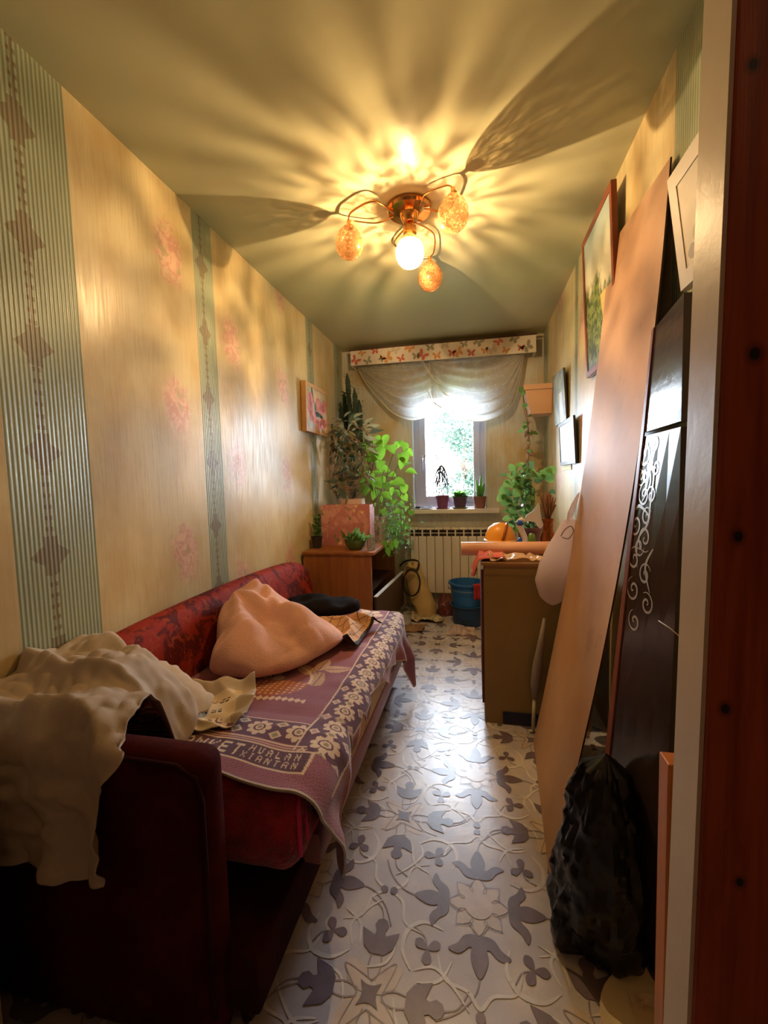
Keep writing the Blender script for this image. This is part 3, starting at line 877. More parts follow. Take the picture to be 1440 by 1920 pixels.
# ---- beige jacket thrown over armrest and back corner
JACK = mat('beige_jacket_cloth', c(186, 168, 148), .8, var=(3, .15), bump=(220, .25, .002))
n, m = 150, 130
PATH = catmull([(.688, .415), (.694, .50), (.697, .60), (.706, .668), (.740, .700), (.80, .712), (.87, .715), (.95, .725), (1.02, .722), (1.09, .695), (1.15, .63), (1.19, .54), (1.21, .505)], 16)
PATH = np.array(PATH); LL = np.r_[0, np.cumsum(np.linalg.norm(np.diff(PATH, axis=0), axis=1))]; ll = np.linspace(0, LL[-1], n)
py_ = np.interp(ll, LL, PATH[:, 0]); pz_ = np.interp(ll, LL, PATH[:, 1])
ty, tz = np.gradient(py_), np.gradient(pz_); tl_ = np.hypot(ty, tz); ny_, nz_ = -tz / tl_, ty / tl_
S_ = ll[:, None] * np.ones((1, m)); U_ = np.ones((n, 1)) * np.linspace(0, 1, m)[None, :]
xm = np.interp(ll, [0, .05, .26, .34, .48, .60, .75, 1.0], [.50, .515, .525, .53, .50, .46, .42, .34]) + .025 * vnoise(ll * 12, ll * 0, 0, 3)
xx = .008 + U_ * (xm - .008)[:, None]
ph = S_ * 30 + 5.0 * xx + 2.6 * vnoise(xx * 5, S_ * 5, 0, 71)
rid = (1 - np.abs(np.sin(ph * .62))) ** 1.25
bigf = .042 * rid * np.clip(S_ / .30, .25, 1) + .022 * vnoise(xx * 9, S_ * 11, 0, 72) + .013 * np.abs(vnoise(xx * 24 + S_ * 9, S_ * 26, 0, 73)) + .004 * vnoise(xx * 50, S_ * 50, 0, 74)
back = np.clip((S_ - .42) / .10, 0, 1)                 # right-hand border slumps onto the seat behind the arm
edge_ = np.clip((xx - (xm[:, None] - .17)) / .17, 0, 1)
zz_ = pz_[:, None] * np.ones((1, m)); zz_ = zz_ - back * edge_ ** 1.5 * np.maximum(0, zz_ - .515)
yy_ = py_[:, None] * np.ones((1, m))
vert = 1 - np.clip((S_ - .26) / .05, 0, 1)
bigf = bigf + vert * .016 * np.sin(xx * 38 + 2 * vnoise(xx * 4, S_ * 4, 0, 75)) * (1 - S_ / .4)
X3 = xx + .010 * vnoise(S_ * 14, xx * 9, 0, 76) * np.clip(xx / .05, 0, 1); Y3 = yy_ + ny_[:, None] * (bigf + .006); Z3 = zz_ + nz_[:, None] * (bigf + .006)
Y3 = np.where(vert > .5, np.minimum(Y3, .711), Y3)
Z3 = np.where(back > 0, np.maximum(Z3, .492), Z3)
o = MB().grid(np.stack([X3, Y3, Z3], -1), True).build('beige_jacket', JACK, None, True); solid(o, .004, 1.0)
tag(o, 'crumpled beige jacket thrown over the near armrest and corner of the sofa', 'jacket')
LABEL = mat('printed_lining', c(210, 190, 158), .8); INK = mat('lining_ink', c(70, 54, 50), .8)
n, m = 70, 60
gx, gy = np.meshgrid(np.linspace(0, 1, n), np.linspace(0, 1, m), indexing='ij')
ca, sa = math.cos(.42), math.sin(.42)
ux, uy = gx * .30 + .02 * vnoise(gx * 3, gy * 4, 0, 81), gy * .26 + .02 * vnoise(gx * 4, gy * 3, 0, 82)
X3, Y3 = .315 + ux * ca - uy * sa, .985 + ux * sa + uy * ca
Z3 = .500 + .17 * np.clip(1 - ux / .16, 0, 1) ** 1.4 * np.clip(1.15 - gy, 0, 1) + .022 * (1 - np.abs(np.sin(gx * 7 + gy * 5 + 2 * vnoise(gx * 3, gy * 3, 0, 83)))) + .012 * vnoise(gx * 7, gy * 7, 0, 84) + .030 * np.exp(-((gy - 1) / .12) ** 2) + .020 * np.exp(-((gx - 1) / .10) ** 2)
b = MB().grid(np.stack([X3, Y3, np.maximum(Z3, .494)], -1)); b.m = []
for k in range(n - 1):
    for l in range(m - 1):
        u_, v_ = k / n, l / m
        ink = .30 < u_ < .78 and .15 < v_ < .75 and (k % 9 in (1, 2, 3, 5, 6)) and (l % 12 in (2, 3, 5)) and not (k % 9 == 2 and l % 12 == 3) and (k // 9 + l // 12) % 4 != 1
        b.m.append(2 if (u_ > .84 or v_ > .82 or u_ < .10) else 1 if ink else 0)
o = b.build('printed_cloth', [LABEL, INK, JACK], None, True); solid(o, .003)
tag(o, 'pale cloth with dark printed marks lying between the beige jacket and the plum blanket', 'cloth')

# ================================================================== LEAVES
def leaf_mesh(name, m, L=1.0, wd=.5, fold=.25, droop=.35, pts=((0, .06), (.18, .72), (.42, 1.0), (.68, .72), (.88, .3), (1.0, 0.0))):
    v, f = [], []
    for (t, w) in pts:
        z = -droop * t * t; hw = w * wd * .5
        v += [(-hw, t * L, z + fold * hw), (0, t * L, z), (hw, t * L, z + fold * hw)]
    for i in range(len(pts) - 1):
        a = i * 3
        f += [(a, a + 1, a + 4, a + 3), (a + 1, a + 2, a + 5, a + 4)]
    me = bpy.data.meshes.new(name); me.from_pydata(v, [], f); me.materials.append(m)
    me.polygons.foreach_set('use_smooth', np.ones(len(f), dtype=bool)); me.update()
    return me
def place_leaf(me, name, parent, pos, d, up, s):
    o = bpy.data.objects.new(name, me); COL.objects.link(o); o.parent = parent
    y = Vector(d).normalized(); x = y.cross(Vector(up))
    x = x.normalized() if x.length > 1e-4 else y.orthogonal().normalized()
    z = x.cross(y)
    M = Matrix((x, y, z)).transposed().to_4x4()
    o.matrix_local = Matrix.Translation(Vector(pos) - wloc(parent)) @ M @ Matrix.Scale(s, 4)
    return o
def leaf_bunch(mb, pos, d, up, s, wd=.5, droop=.3):
    y = Vector(d).normalized(); x = y.cross(Vector(up)); x = x.normalized() if x.length > 1e-4 else y.orthogonal().normalized(); z = x.cross(y)
    p = Vector(pos); h = wd * s * .5
    mb.add([p, p + y * s * .45 + x * h + z * s * .08, p + y * s * .45 - z * s * .02, p + y * s * .45 - x * h + z * s * .08, p + y * s - z * s * droop], [(0, 1, 2), (0, 2, 3), (1, 4, 2), (2, 4, 3)])

LIME = mat('lime_leaf', c(104, 144, 42), .45, var=(9, .2), var_col=c(82, 122, 34), translucent=.36)
OLIVEL = mat('olive_leaf', c(126, 118, 84), .38, var=(9, .3), var_col=c(92, 78, 58), translucent=.35)
DKGREEN = mat('dark_green_leaf', c(66, 84, 66), .5, var=(12, .3), translucent=.15)
MIDG = mat('mid_green_leaf', c(104, 142, 74), .42, var=(9, .25), translucent=.45)
STEMB = mat('brown_stem', c(140, 104, 76), .7)
STEMG = mat('green_stem', c(120, 140, 70), .6)
SOIL = mat('soil', c(54, 40, 30), .95, bump=(60, .8, .01))
GLASSY = mat('clear_jar', c(230, 238, 236), .05, trans=.95, spec=.5)
def pot(name, parent, cx, cy, z0, r0, r1, h, m, seg=22):
    autosmooth(MB().lathe([(r0, 0), (r1 * .98, h * .86), (r1 * 1.06, h * .86), (r1 * 1.06, h), (r1 * .94, h), (r1 * .90, h * .90)], (cx, cy, z0), seg).build(name, m, parent))
    MB().lathe([(r1 * .9, 0), (0, .006)], (cx, cy, z0 + h * .9), 14).build('soil', SOIL, parent, True)

# ================================================================== CHEST BY THE SOFA
WOODL, nt, bs = newmat('brown_laminate')
tc = nt.nodes.new('ShaderNodeTexCoord'); vec = tc.outputs['Object']
g = noise(nt, vec, 5.0, 5, .6, (4, 4, .35), .5)
nt.links.new(mixc(nt, g.step(.3, .7), c(158, 98, 50), c(132, 76, 38)), bs.inputs['Base Color']); bs.inputs['Roughness'].default_value = .45
DARKW = mat('dark_laminate', c(64, 44, 36), .35, var=(5, .2))
WEDGE = mat('white_edging', c(222, 224, 230), .4)
CHX0, CHX1, CHY0, CHY1, CHZ = .022, .535, 2.905, 3.80, .725
ch = thing('drawer_chest', 'brown chest beyond the sofa with missing upper drawer and plants on top', 'chest', (.28, 3.35, 0))
MB().box((CHX0, CHY0, .0), (CHX1, CHY0 + .018, CHZ - .022)).build('side_panel', WOODL, ch)
MB().box((CHX0, CHY1 - .018, .0), (CHX1, CHY1, CHZ - .022)).build('side_panel', WOODL, ch)
autosmooth(MB().box((CHX0 - .004, CHY0 - .012, CHZ - .022), (CHX1 + .026, CHY1 + .012, CHZ), .004).build('top', WOODL, ch))
MB().box((CHX0, CHY0 + .018, .02), (CHX0 + .006, CHY1 - .018, CHZ - .022)).build('back_panel', DARKW, ch)
MB().box((CHX0 + .006, CHY0 + .018, .05), (CHX1 - .004, CHY1 - .018, .066)).build('bottom', DARKW, ch)
MB().box((CHX0 + .006, CHY0 + .018, .402), (CHX1 - .03, CHY1 - .018, .412)).build('shelf', DARKW, ch)
dr = MB().quadbox([(CHX1 + .010, CHY0 + .012, .10), (CHX1 + .060, CHY1 - .01, .10), (CHX1 + .060, CHY1 - .01, .398), (CHX1 + .010, CHY0 + .012, .398)], .018, (1, -.05, 0)).build('drawer', DARKW, ch)
MB().quadbox([(CHX1 + .008, CHY0 + .012, .398), (CHX1 + .058, CHY1 - .01, .398), (CHX1 + .058, CHY1 - .01, .403), (CHX1 + .008, CHY0 + .012, .403)], .028, (1, -.05, 0)).build('edging', WEDGE, dr)['label'] = 'white edging strip'
MB().box((CHX1 - .2, CHY0 + .03, .10), (CHX1 + .012, CHY1 - .03, .112)).build('drawer_bottom', DARKW, dr)

# printed carton used as planter
CART, nt, bs = newmat('pink_printed_carton')
tc = nt.nodes.new('ShaderNodeTexCoord'); vec = tc.outputs['Object']
f1 = noise(nt, vec, 11.0, 3, .6, None, .8); f2 = voronoi(nt, vec, 15.0)
col = mixc(nt, f1.step(.45, .6), c(176, 108, 104), c(196, 140, 130))
col = mixc(nt, f2.step(.28, .16) * f1.step(.42, .5), col, c(214, 184, 128))
col = mixc(nt, noise(nt, vec, 23.0, 2).step(.62, .68), col, c(120, 112, 72))
nt.links.new(col, bs.inputs['Base Color']); bs.inputs['Roughness'].default_value = .55
bx = thing('printed_carton', 'pink flower-printed carton on the brown chest in front of the plants', 'box', (.25, 3.28, CHZ))
x0, x1, y0, y1, zt = .058, .458, 3.21, 3.36, 1.045
for q, nm in ((((x0, y0, CHZ), (x1, y0 + .006, zt)), 'front_wall'), (((x0, y1 - .006, CHZ), (x1, y1, zt)), 'back_wall'), (((x0, y0 + .006, CHZ), (x0 + .006, y1 - .006, zt)), 'side_wall'), (((x1 - .006, y0 + .006, CHZ), (x1, y1 - .006, zt)), 'side_wall')):
    MB().box(*q).build(nm, CART, bx)
MB().box((x0 + .006, y0 + .006, CHZ), (x1 - .006, y1 - .006, CHZ + .01)).build('base', CART, bx)

rnd = random.Random(11)
# ---- lime vine
vt = thing('lime_leaf_vine', 'bright lime broad-leaved vine spilling from the chest towards the window', 'plant', (.50, 3.56, CHZ))
POTW = mat('pale_pot', c(186, 176, 176), .5)
pot('plant_pot', vt, .46, 3.56, CHZ, .07, .10, .20, POTW)
def P35(px, py, y=3.5):
    k = (y / 3.5)
    return Vector((_cx + ((px - 680) * .004516 + .342 - _cx) * k, y, _cz + (1.552 - (py - 830) * .004506 - (px - 680) * .0002 - _cz) * k))
lm = [leaf_mesh('lime_leaf_a', LIME, 1, .80, .25, .30, ((0, .25), (.15, .82), (.38, 1.0), (.62, .82), (.84, .42), (1.0, 0))),
      leaf_mesh('lime_leaf_b', LIME, 1, .62, .35, .45), leaf_mesh('lime_leaf_c', LIME, 1, .92, .15, .2, ((0, .35), (.12, .85), (.35, 1.0), (.6, .85), (.83, .45), (1, 0)))]
spots = [(686, 838), (694, 828), (704, 824), (712, 832), (700, 845), (696, 858), (722, 826), (728, 838), (736, 842), (745, 834), (752, 828), (745, 848), (760, 838), (768, 846), (757, 856), (764, 866), (768, 880), (752, 868),
         (690, 872), (703, 862), (712, 870), (720, 878), (706, 884), (692, 892), (683, 880), (716, 896), (722, 908), (706, 904), (694, 908), (684, 900), (734, 888), (738, 904), (748, 902), (756, 914), (744, 922), (757, 930), (732, 920), (722, 926),
         (736, 938), (750, 942), (760, 950), (726, 944), (742, 956), (754, 964), (768, 958), (734, 970), (746, 978), (758, 984), (728, 986), (740, 996), (712, 850), (676, 890), (674, 905), (682, 918), (700, 925), (712, 935), (716, 958), (722, 975)]
for k, (px, py) in enumerate(spots):
    y = 3.5 + rnd.uniform(-.14, .12); p = P35(px, py, y)
    d = Vector((rnd.uniform(-.5, .9), rnd.uniform(-.9, .1), rnd.uniform(-1.1, .1))); s = rnd.uniform(.075, .115) if py < 930 else rnd.uniform(.05, .075)
    up = Vector((rnd.uniform(-.4, .4), -.8, .7 + rnd.uniform(-.3, .3)))
    place_leaf(lm[k % 3], 'leaf', vt, p - d.normalized() * s * .5, d, up, s)
b = MB()
root = Vector((.46, 3.56, CHZ + .19))
for tgt in ((700, 850), (745, 835), (765, 850), (720, 880), (752, 915), (745, 980), (735, 1000), (690, 890), (712, 930)):
    e = P35(*tgt); mid = (root + e) / 2 + Vector((0, 0, .10))
    b.tube(catmull([root, mid, e], 6), .0035, 5)
b.build('stem', STEMG, vt, True)
b = MB()
for k in range(420):            # fine trailing growth at the chest corner
    px, py = rnd.gauss(738, 15), rnd.gauss(985, 24)
    if py > 1040: continue
    p = P35(px, py, rnd.uniform(3.30, 3.6)); leaf_bunch(b, p, (rnd.uniform(-1, 1), rnd.uniform(-1, .3), rnd.uniform(-1, .3)), (0, -.5, 1), rnd.uniform(.022, .045), .55)
b.build('small_leaves', MIDG, vt, True)['kind'] = 'stuff'
for (px, py) in ((722, 1024), (728, 1012), (736, 1008), (716, 1010)):
    place_leaf(lm[1], 'leaf', vt, P35(px, py, 3.25), (.2, -.4, -1), (0, -1, .3), .075)

# ---- brown-green wax plant on wire hoops
ht = thing('wax_plant', 'tangled olive-brown wax plant on hoops at the flowered wall above the printed carton', 'plant', (.24, 3.47, CHZ))
pot('plant_pot', ht, .24, 3.47, CHZ, .075, .105, .36, mat('peach_pot', c(206, 172, 150), .5))
b = MB()
for k in range(3):
    cx_, r_, zc = .25 + rnd.uniform(-.05, .05), rnd.uniform(.12, .185), 1.36 + rnd.uniform(-.04, .08)
    ph = rnd.uniform(-.5, .5)
    b.tube([(cx_ + math.cos(t) * r_ * math.cos(ph) + .0, 3.45 + math.cos(t) * r_ * .4 * math.sin(ph) * 2, zc + math.sin(t) * (r_ + .08)) for t in np.linspace(-PI * .45, PI * 1.45, 26)], .005, 6)
b.build('hoop', STEMB, ht, True)
b = MB()
for k in range(9):
    a0_ = rnd.uniform(0, 6.28); pts = [Vector((.24, 3.47, 1.08))]
    for q in range(7):
        a0_ += rnd.uniform(.4, 1.1); r_ = rnd.uniform(.06, .2)
        pts.append(Vector((.25 + math.cos(a0_) * r_ * 1.05, 3.42 + math.sin(a0_) * .05, 1.38 + math.sin(a0_) * r_ * 1.25)))
    b.tube(catmull(pts, 5), .0028, 5)
b.build('vine_stem', STEMB, ht, True)
hm = [leaf_mesh('wax_leaf_a', OLIVEL, 1, .42, .3, .4), leaf_mesh('wax_leaf_b', OLIVEL, 1, .34, .5, .7), leaf_mesh('wax_leaf_c', DKGREEN, 1, .38, .3, .5)]
for k in range(230):
    px, py = rnd.gauss(648, 24), rnd.gauss(846, 44)
    if not (614 < px < 700 and 782 < py < 935): continue
    p = P35(px, py, 3.42 + rnd.uniform(-.09, .09)); d = Vector((rnd.uniform(-1, 1), rnd.uniform(-.8, .3), rnd.uniform(-1, .6)))
    place_leaf(hm[k % 3], 'leaf', ht, p, d, (rnd.uniform(-.5, .5), -.7, .6), rnd.uniform(.055, .10))
for (px, py, dx, dz, s) in ((640, 800, -.4, .8, .1), (626, 815, -.2, -1, .12), (618, 838, -.7, -.9, .12), (700, 800, .9, .25, .12), (706, 808, 1, .3, .11), (696, 822, .9, -.1, .11), (690, 790, .6, .5, .1), (660, 785, .3, .9, .1), (672, 778, .8, .5, .09)):
    place_leaf(hm[(px + py) % 3], 'leaf', ht, P35(px, py, 3.4) - Vector((dx, 0, dz)).normalized() * s * .5, (dx, -.3, dz), (0, -1, .3), s)

# ---- tall spurge in the corner
ct = thing('candelabra_spurge', 'tall dark green branching spurge in the corner beside the curtain pelmet', 'plant', (.18, 3.70, CHZ))
pot('plant_pot', ct, .18, 3.70, CHZ, .06, .09, .17, mat('grey_pot', c(96, 92, 92), .6))
def spurge(name, x, y, zb, zt, r):
    v, f = [], []; n = 14
    for i in range(n + 1):
        t = i / n; z = zb + (zt - zb) * t; rr = r * (1 - .75 * max(0, t - .8) / .2) * (1 + .12 * math.sin(i * 2.2))
        for k in range(6):
            an = k * PI / 3 + t * .5; q = rr if k % 2 == 0 else rr * .42
            v.append((x + math.cos(an) * q, y + math.sin(an) * q, z))
    for i in range(n):
        for k in range(6):
            f.append((i * 6 + k, i * 6 + (k + 1) % 6, (i + 1) * 6 + (k + 1) % 6, (i + 1) * 6 + k))
    f.append(tuple(n * 6 + k for k in range(6)))
    o = mesh(name, v, f, DKGREEN, ct)
    b = MB()
    for q in range(34):
        z = zb + (zt - zb) * rnd.uniform(.25, 1.0); an = rnd.randrange(3) * 2 * PI / 3 + (z - zb) / (zt - zb) * .5
        leaf_bunch(b, (x + math.cos(an) * r * .8, y + math.sin(an) * r * .8, z), (math.cos(an), math.sin(an), .6), (0, 0, 1), rnd.uniform(.018, .032), .5)
    b.build('spine_leaves', DKGREEN, o, True)['kind'] = 'stuff'
spurge('stem', .18, 3.70, CHZ + .15, 2.04, .030)
for (dx, dy, zb, zt, r) in ((-.015, 0, 1.75, 2.185, .030), (-.055, .02, 1.62, 2.03, .028), (.05, -.01, 1.6, 2.05, .030), (.03, .05, 1.6, 1.98, .026), (-.075, -.03, 1.55, 1.93, .026), (.085, .01, 1.55, 1.95, .026), (.01, -.05, 1.55, 1.92, .028)):
    spurge('branch', .18 + dx, 3.70 + dy, zb, zt, r)

# ---- small things on the chest
gb = thing('green_bowl', 'small green bowl with a sprouting plant on the chest edge in front of the carton', 'bowl', (.39, 3.03, CHZ))
autosmooth(MB().lathe([(.045, 0), (.075, .03), (.085, .075), (.080, .075), (.068, .03), (0, .02)], (.39, 3.03, CHZ), 22).build('bowl', mat('green_glaze', c(86, 108, 56), .35), gb))
b = MB()
for k in range(46): leaf_bunch(b, (.39 + rnd.gauss(0, .03), 3.03 + rnd.gauss(0, .03), CHZ + .07), (rnd.uniform(-1, 1), rnd.uniform(-1, .5), rnd.uniform(.3, 1.6)), (0, -1, .4), rnd.uniform(.05, .10), .3)
b.build('leaves', MIDG, gb, True)['kind'] = 'stuff'
jr = thing('glass_jar', 'clear glass jar with a cutting beside the green bowl on the chest', 'jar', (.515, 3.0, CHZ))
autosmooth(MB().lathe([(.028, 0), (.030, .01), (.030, .07), (.024, .085), (.027, .095), (.025, .095), (.022, .085), (.027, .07), (.027, .012), (0, .010)], (.515, 3.0, CHZ), 20).build('jar', GLASSY, jr))
MB().tube([(.515, 3.0, CHZ + .012), (.518, 2.995, CHZ + .1), (.51, 2.98, CHZ + .14)], .003, 5).build('cutting', STEMG, jr, True)
sp_ = thing('small_wall_plant', 'small green plant in a dark pot squeezed between carton and flowered wall', 'plant', (.055, 3.08, CHZ))
pot('plant_pot', sp_, .065, 3.08, CHZ, .03, .042, .09, mat('dark_pot', c(50, 44, 40), .5))
b = MB()
for k in range(40): leaf_bunch(b, (.065 + rnd.gauss(0, .012), 3.08 + rnd.gauss(0, .015), CHZ + .09 + rnd.uniform(0, .14)), (rnd.uniform(-.4, 1), rnd.uniform(-1, 1), rnd.uniform(0, 1)), (0, 0, 1), rnd.uniform(.04, .06), .6)
b.build('leaves', MIDG, sp_, True)['kind'] = 'stuff'

# ================================================================== RADIATOR, CURTAIN, WINDOW SILL
RAD = mat('radiator_enamel', c(232, 218, 202), .35); RDARK = mat('radiator_core_shade', c(70, 58, 50), .7)
rt = thing('radiator', 'white sectional radiator under the window sill', 'radiator', (1.04, D - .07, .15))
b = MB(); b.mi = 0; w_ = .0372
b.box((-w_, -.052, 0), (w_, -.040, .545), .006).box((-w_ + .004, -.040, .0), (w_ - .004, .030, .02))
b.box((-w_, -.052, .605), (w_, .035, .625), .005)
b.box((-.006, -.050, .54), (.006, .03, .61)).box((-w_, -.050, .572), (w_, -.044, .578))
b.mi = 1; b.box((-.02, -.036, .02), (.02, .02, .604))  # core and slot backing coloured dark, standing in for shade inside the openings
b.box((-w_ + .001, -.018, .545), (w_ - .001, -.012, .605))
sec = bpy.data.meshes.new('section'); sec.from_pydata(b.v, [], b.f); sec.materials.append(RAD); sec.materials.append(RDARK); sec.polygons.foreach_set('material_index', b.m); sec.update()
for k in range(10):
    o = bpy.data.objects.new('section', sec); COL.objects.link(o); o.parent = rt; o.location = (-.352 + k * .0775, 0, 0)
MB().tube([(.62, D - .055, .74), (.66, D - .055, .74)], .014, 10).build('valve', RAD, rt, True)
MB().tube([(.632, D - .055, .12), (.632, D - .055, .72), (.65, D - .055, .74)], .012, 10).tube([(.632, D - .055, .12), (.632, D - .055, .0)], .012, 10).build('pipe', RAD, rt, True)

PELM = mat('pelmet_vinyl', c(234, 224, 212), .5)
BF = [mat('butterfly_red', c(210, 112, 98), .6), mat('butterfly_orange', c(222, 160, 104), .6), mat('butterfly_grey', c(160, 156, 140), .6), mat('butterfly_pale', c(214, 196, 176), .6)]
pl = thing('pelmet', 'butterfly-printed curtain pelmet above the window', 'pelmet', (.96, 4.03, 2.3))
def pz(x, t): return (2.315 - (x - .13) * .0115) * (1 - t) + (2.452 - (x - .13) * .0078) * t
PX0, PX1, PY = .131, 1.786, 3.95
MB().add([(PX0, PY, pz(PX0, 0)), (PX1, PY, pz(PX1, 0)), (PX1, PY, pz(PX1, 1)), (PX0, PY, pz(PX0, 1)), (PX0, PY + .012, pz(PX0, 0)), (PX1, PY + .012, pz(PX1, 0)), (PX1, PY + .012, pz(PX1, 1)), (PX0, PY + .012, pz(PX0, 1))],
         [(0, 1, 2, 3), (7, 6, 5, 4), (1, 0, 4, 5), (2, 1, 5, 6), (3, 2, 6, 7), (0, 3, 7, 4)]).build('front_panel', PELM, pl)
for x in (PX0, PX1 - .012): MB().box((x, PY + .012, pz(x, 0)), (x + .012, D, pz(x, 1))).build('end_cap', PELM, pl)
MB().box((PX0 + .012, PY + .012, 2.425), (PX1 - .012, D, 2.435)).build('top_board', PELM, pl)
WING = [(0, 0), (.25, .55), (.75, 1.0), (1.05, .85), (.95, .4), (.5, .08), (.8, -.2), (.72, -.65), (.4, -.75), (.1, -.35)]
rb = random.Random(4)
x = PX0 + .045
k = 0
while x < PX1 - .03:
    t = (.32, .80, .22, .86, .30)[k % 5]; s = (.078, .062, .056, .066, .056)[k % 5] * rb.uniform(.85, 1.1); an = rb.uniform(-.8, .8)
    zc = pz(x, t); b = MB()
    for sg in (1, -1):
        q = []
        for (u, v) in WING:
            u, v = u * s * .62 * sg, v * s * .62; X_ = x + u * math.cos(an) - v * math.sin(an); Z_ = zc + u * math.sin(an) + v * math.cos(an)
            X_ = min(max(X_, PX0 + .002), PX1 - .002)
            q.append((X_, PY - .0006, min(max(Z_, pz(X_, 0) + .002), pz(X_, 1) - .002)))
        b.poly(q if sg > 0 else q[::-1])
    b.build('butterfly', BF[(0, 1, 2, 0, 2, 1, 3)[k % 7]], pl)
    x += rb.uniform(.052, .075); k += 1
WOODD = mat('dark_batten', c(84, 60, 42), .6)
MB().box((PX0 - .008, PY - .004, 2.452 - .004), (PX1 + .006, PY + .012, 2.462)).build('top_batten', WOODD, pl)

TUL, nt, bs = newmat('tulle')
bs.inputs['Base Color'].default_value = c(226, 220, 206); bs.inputs['Roughness'].default_value = .7
tr = nt.nodes.new('ShaderNodeBsdfTransparent'); tl = nt.nodes.new('ShaderNodeBsdfTranslucent'); tl.inputs[0].default_value = c(188, 190, 192)
m1 = nt.nodes.new('ShaderNodeMixShader'); m1.inputs[0].default_value = .5
nt.links.new(bs.outputs[0], m1.inputs[1]); nt.links.new(tl.outputs[0], m1.inputs[2])
m2 = nt.nodes.new('ShaderNodeMixShader')
tc = nt.nodes.new('ShaderNodeTexCoord'); nn = noise(nt, tc.outputs['Object'], 26, 3, .6).step(.50, .68) * .14 + .76
nt.links.new(nn.s, m2.inputs[0]); nt.links.new(tr.outputs[0], m2.inputs[1]); nt.links.new(m1.outputs[0], m2.inputs[2])
nt.links.new(m2.outputs[0], nt.nodes['Material Output'].inputs[0])
cu = thing('tulle_curtain', 'sheer white tulle curtain in two swags below the pelmet', 'curtain', (.93, 4.02, 2.3))
def swag(name, tx0, tx1, bot, y0, ph):
    n, m = 70, 60
    bp = np.array([q for q in catmull(bot, 12)]); L = np.r_[0, np.cumsum(np.linalg.norm(np.diff(bp, axis=0), axis=1))]; L /= L[-1]
    u = np.linspace(0, 1, n)[:, None] * np.ones((1, m)); v = np.linspace(0, 1, m)[None, :] * np.ones((n, 1))
    bx_ = np.interp(u, L, bp[:, 0]); bz_ = np.interp(u, L, bp[:, 1])
    tx = tx0 + (tx1 - tx0) * u; tz = 2.33 + 0 * u
    s = np.sin(PI * u)
    x = tx + (bx_ - tx) * v; z = tz + (bz_ - tz) * (v ** 1.15)
    y = y0 - .022 * s ** .6 * np.sin(v * 2 * PI * 6.2 + ph + 1.5 * u) * (.4 + .6 * v) - .03 * s * v + .010 * np.sin(u * 60 + ph) * (1 - v) ** 2 + .008 * vnoise(u * 9, v * 9, 0, 3)
    z = z + .010 * np.sin(v * 2 * PI * 6.2 + ph + 1.0) * s * v
    MB().grid(np.stack([x, y, z], -1)).build(name, TUL, cu, True)
    MB().tube([(x[i, -1], y[i, -1], z[i, -1]) for i in range(n)], .0035, 5).build('edging', mat('edging_braid', c(228, 222, 206), .7), cu, True)
swag('swag', .175, 1.02, [(.175, 2.31), (.27, 2.14), (.429, 1.94), (.55, 1.83), (.679, 1.776), (.80, 1.785), (.90, 1.83), (.985, 1.90), (1.02, 2.02), (1.03, 2.30)], 4.035, 0)
swag('swag', .86, 1.70, [(.86, 2.30), (.88, 2.05), (.91, 1.93), (1.0, 1.87), (1.12, 1.80), (1.22, 1.755), (1.33, 1.738), (1.46, 1.772), (1.58, 1.86), (1.655, 2.08), (1.69, 2.30)], 4.005, 1.2)
b = MB()
for (xa, za) in ((.90, 2.14), (.98, 2.02), (.90, 1.93), (.86, 2.2)):
    b.tube(catmull([(xa - .06, 3.985, za + .12), (xa, 3.97, za), (xa + .07, 3.985, za - .05)], 8), .004, 5)
b.build('tie_cord', mat('cord_white', c(226, 218, 200), .7), cu, True)

zs = WZ0
PURP = mat('purple_pot', c(120, 62, 98), .45); PURD = mat('dark_plum_pot', c(84, 62, 84), .5); RUST = mat('rust_pot', c(132, 84, 76), .5)
p1 = thing('window_dracaena', 'thin drooping dracaena in a purple pot on the sill', 'plant', (.958, 4.07, zs))
pot('plant_pot', p1, .958, 4.07, zs + .012, .050, .062, .115, PURP)
MB().lathe([(.062, 0), (.068, .012), (.060, .012), (0, .010)], (.958, 4.07, zs), 20).build('saucer', PURP, p1, True)
b = MB(); st = catmull([(.965, 4.07, 1.06), (.945, 4.07, 1.14), (.925, 4.06, 1.22), (.935, 4.06, 1.29), (.955, 4.06, 1.36)], 6); b.tube(st, .005, 6); b.build('stem', STEMB, p1, True)
b = MB()
DRAC = mat('dracaena_leaf', c(40, 42, 52), .5, translucent=.1)
for k in range(22):
    an = rnd.uniform(0, 6.28); z = rnd.uniform(1.24, 1.36); base_ = Vector((.945, 4.06, z)); L = rnd.uniform(.16, .28)
    pts = [base_ + Vector((math.cos(an) * .06 * t * 1.3, math.sin(an) * .04 * t, .05 * t - L * t * t)) for t in np.linspace(0, 1, 7)]
    b.tube(pts, [.003, .0055, .006, .006, .005, .004, .002], 4)
for (e, zz_) in (((.79, 4.05, 1.44), 1.36), ((1.06, 4.05, 1.22), 1.33), ((1.10, 4.05, 1.12), 1.30), ((.83, 4.05, 1.42), 1.36)):
    b.tube(catmull([(.95, 4.06, zz_), ((.95 + e[0]) / 2, 4.05, e[2] + .05), e], 6), [.0045] * 12 + [.002], 4)
b.build('leaves', DRAC, p1, True)['kind'] = 'stuff'
p2 = thing('window_violet', 'low leafy plant with pale blooms in a dark plum pot, middle of the sill', 'plant', (1.12, 4.07, zs))
pot('plant_pot', p2, 1.12, 4.07, zs + .012, .052, .066, .10, PURD)
MB().lathe([(.066, 0), (.074, .014), (.066, .014), (0, .011)], (1.12, 4.07, zs), 20).build('saucer', mat('green_saucer', c(96, 110, 80), .5), p2, True)
b = MB()
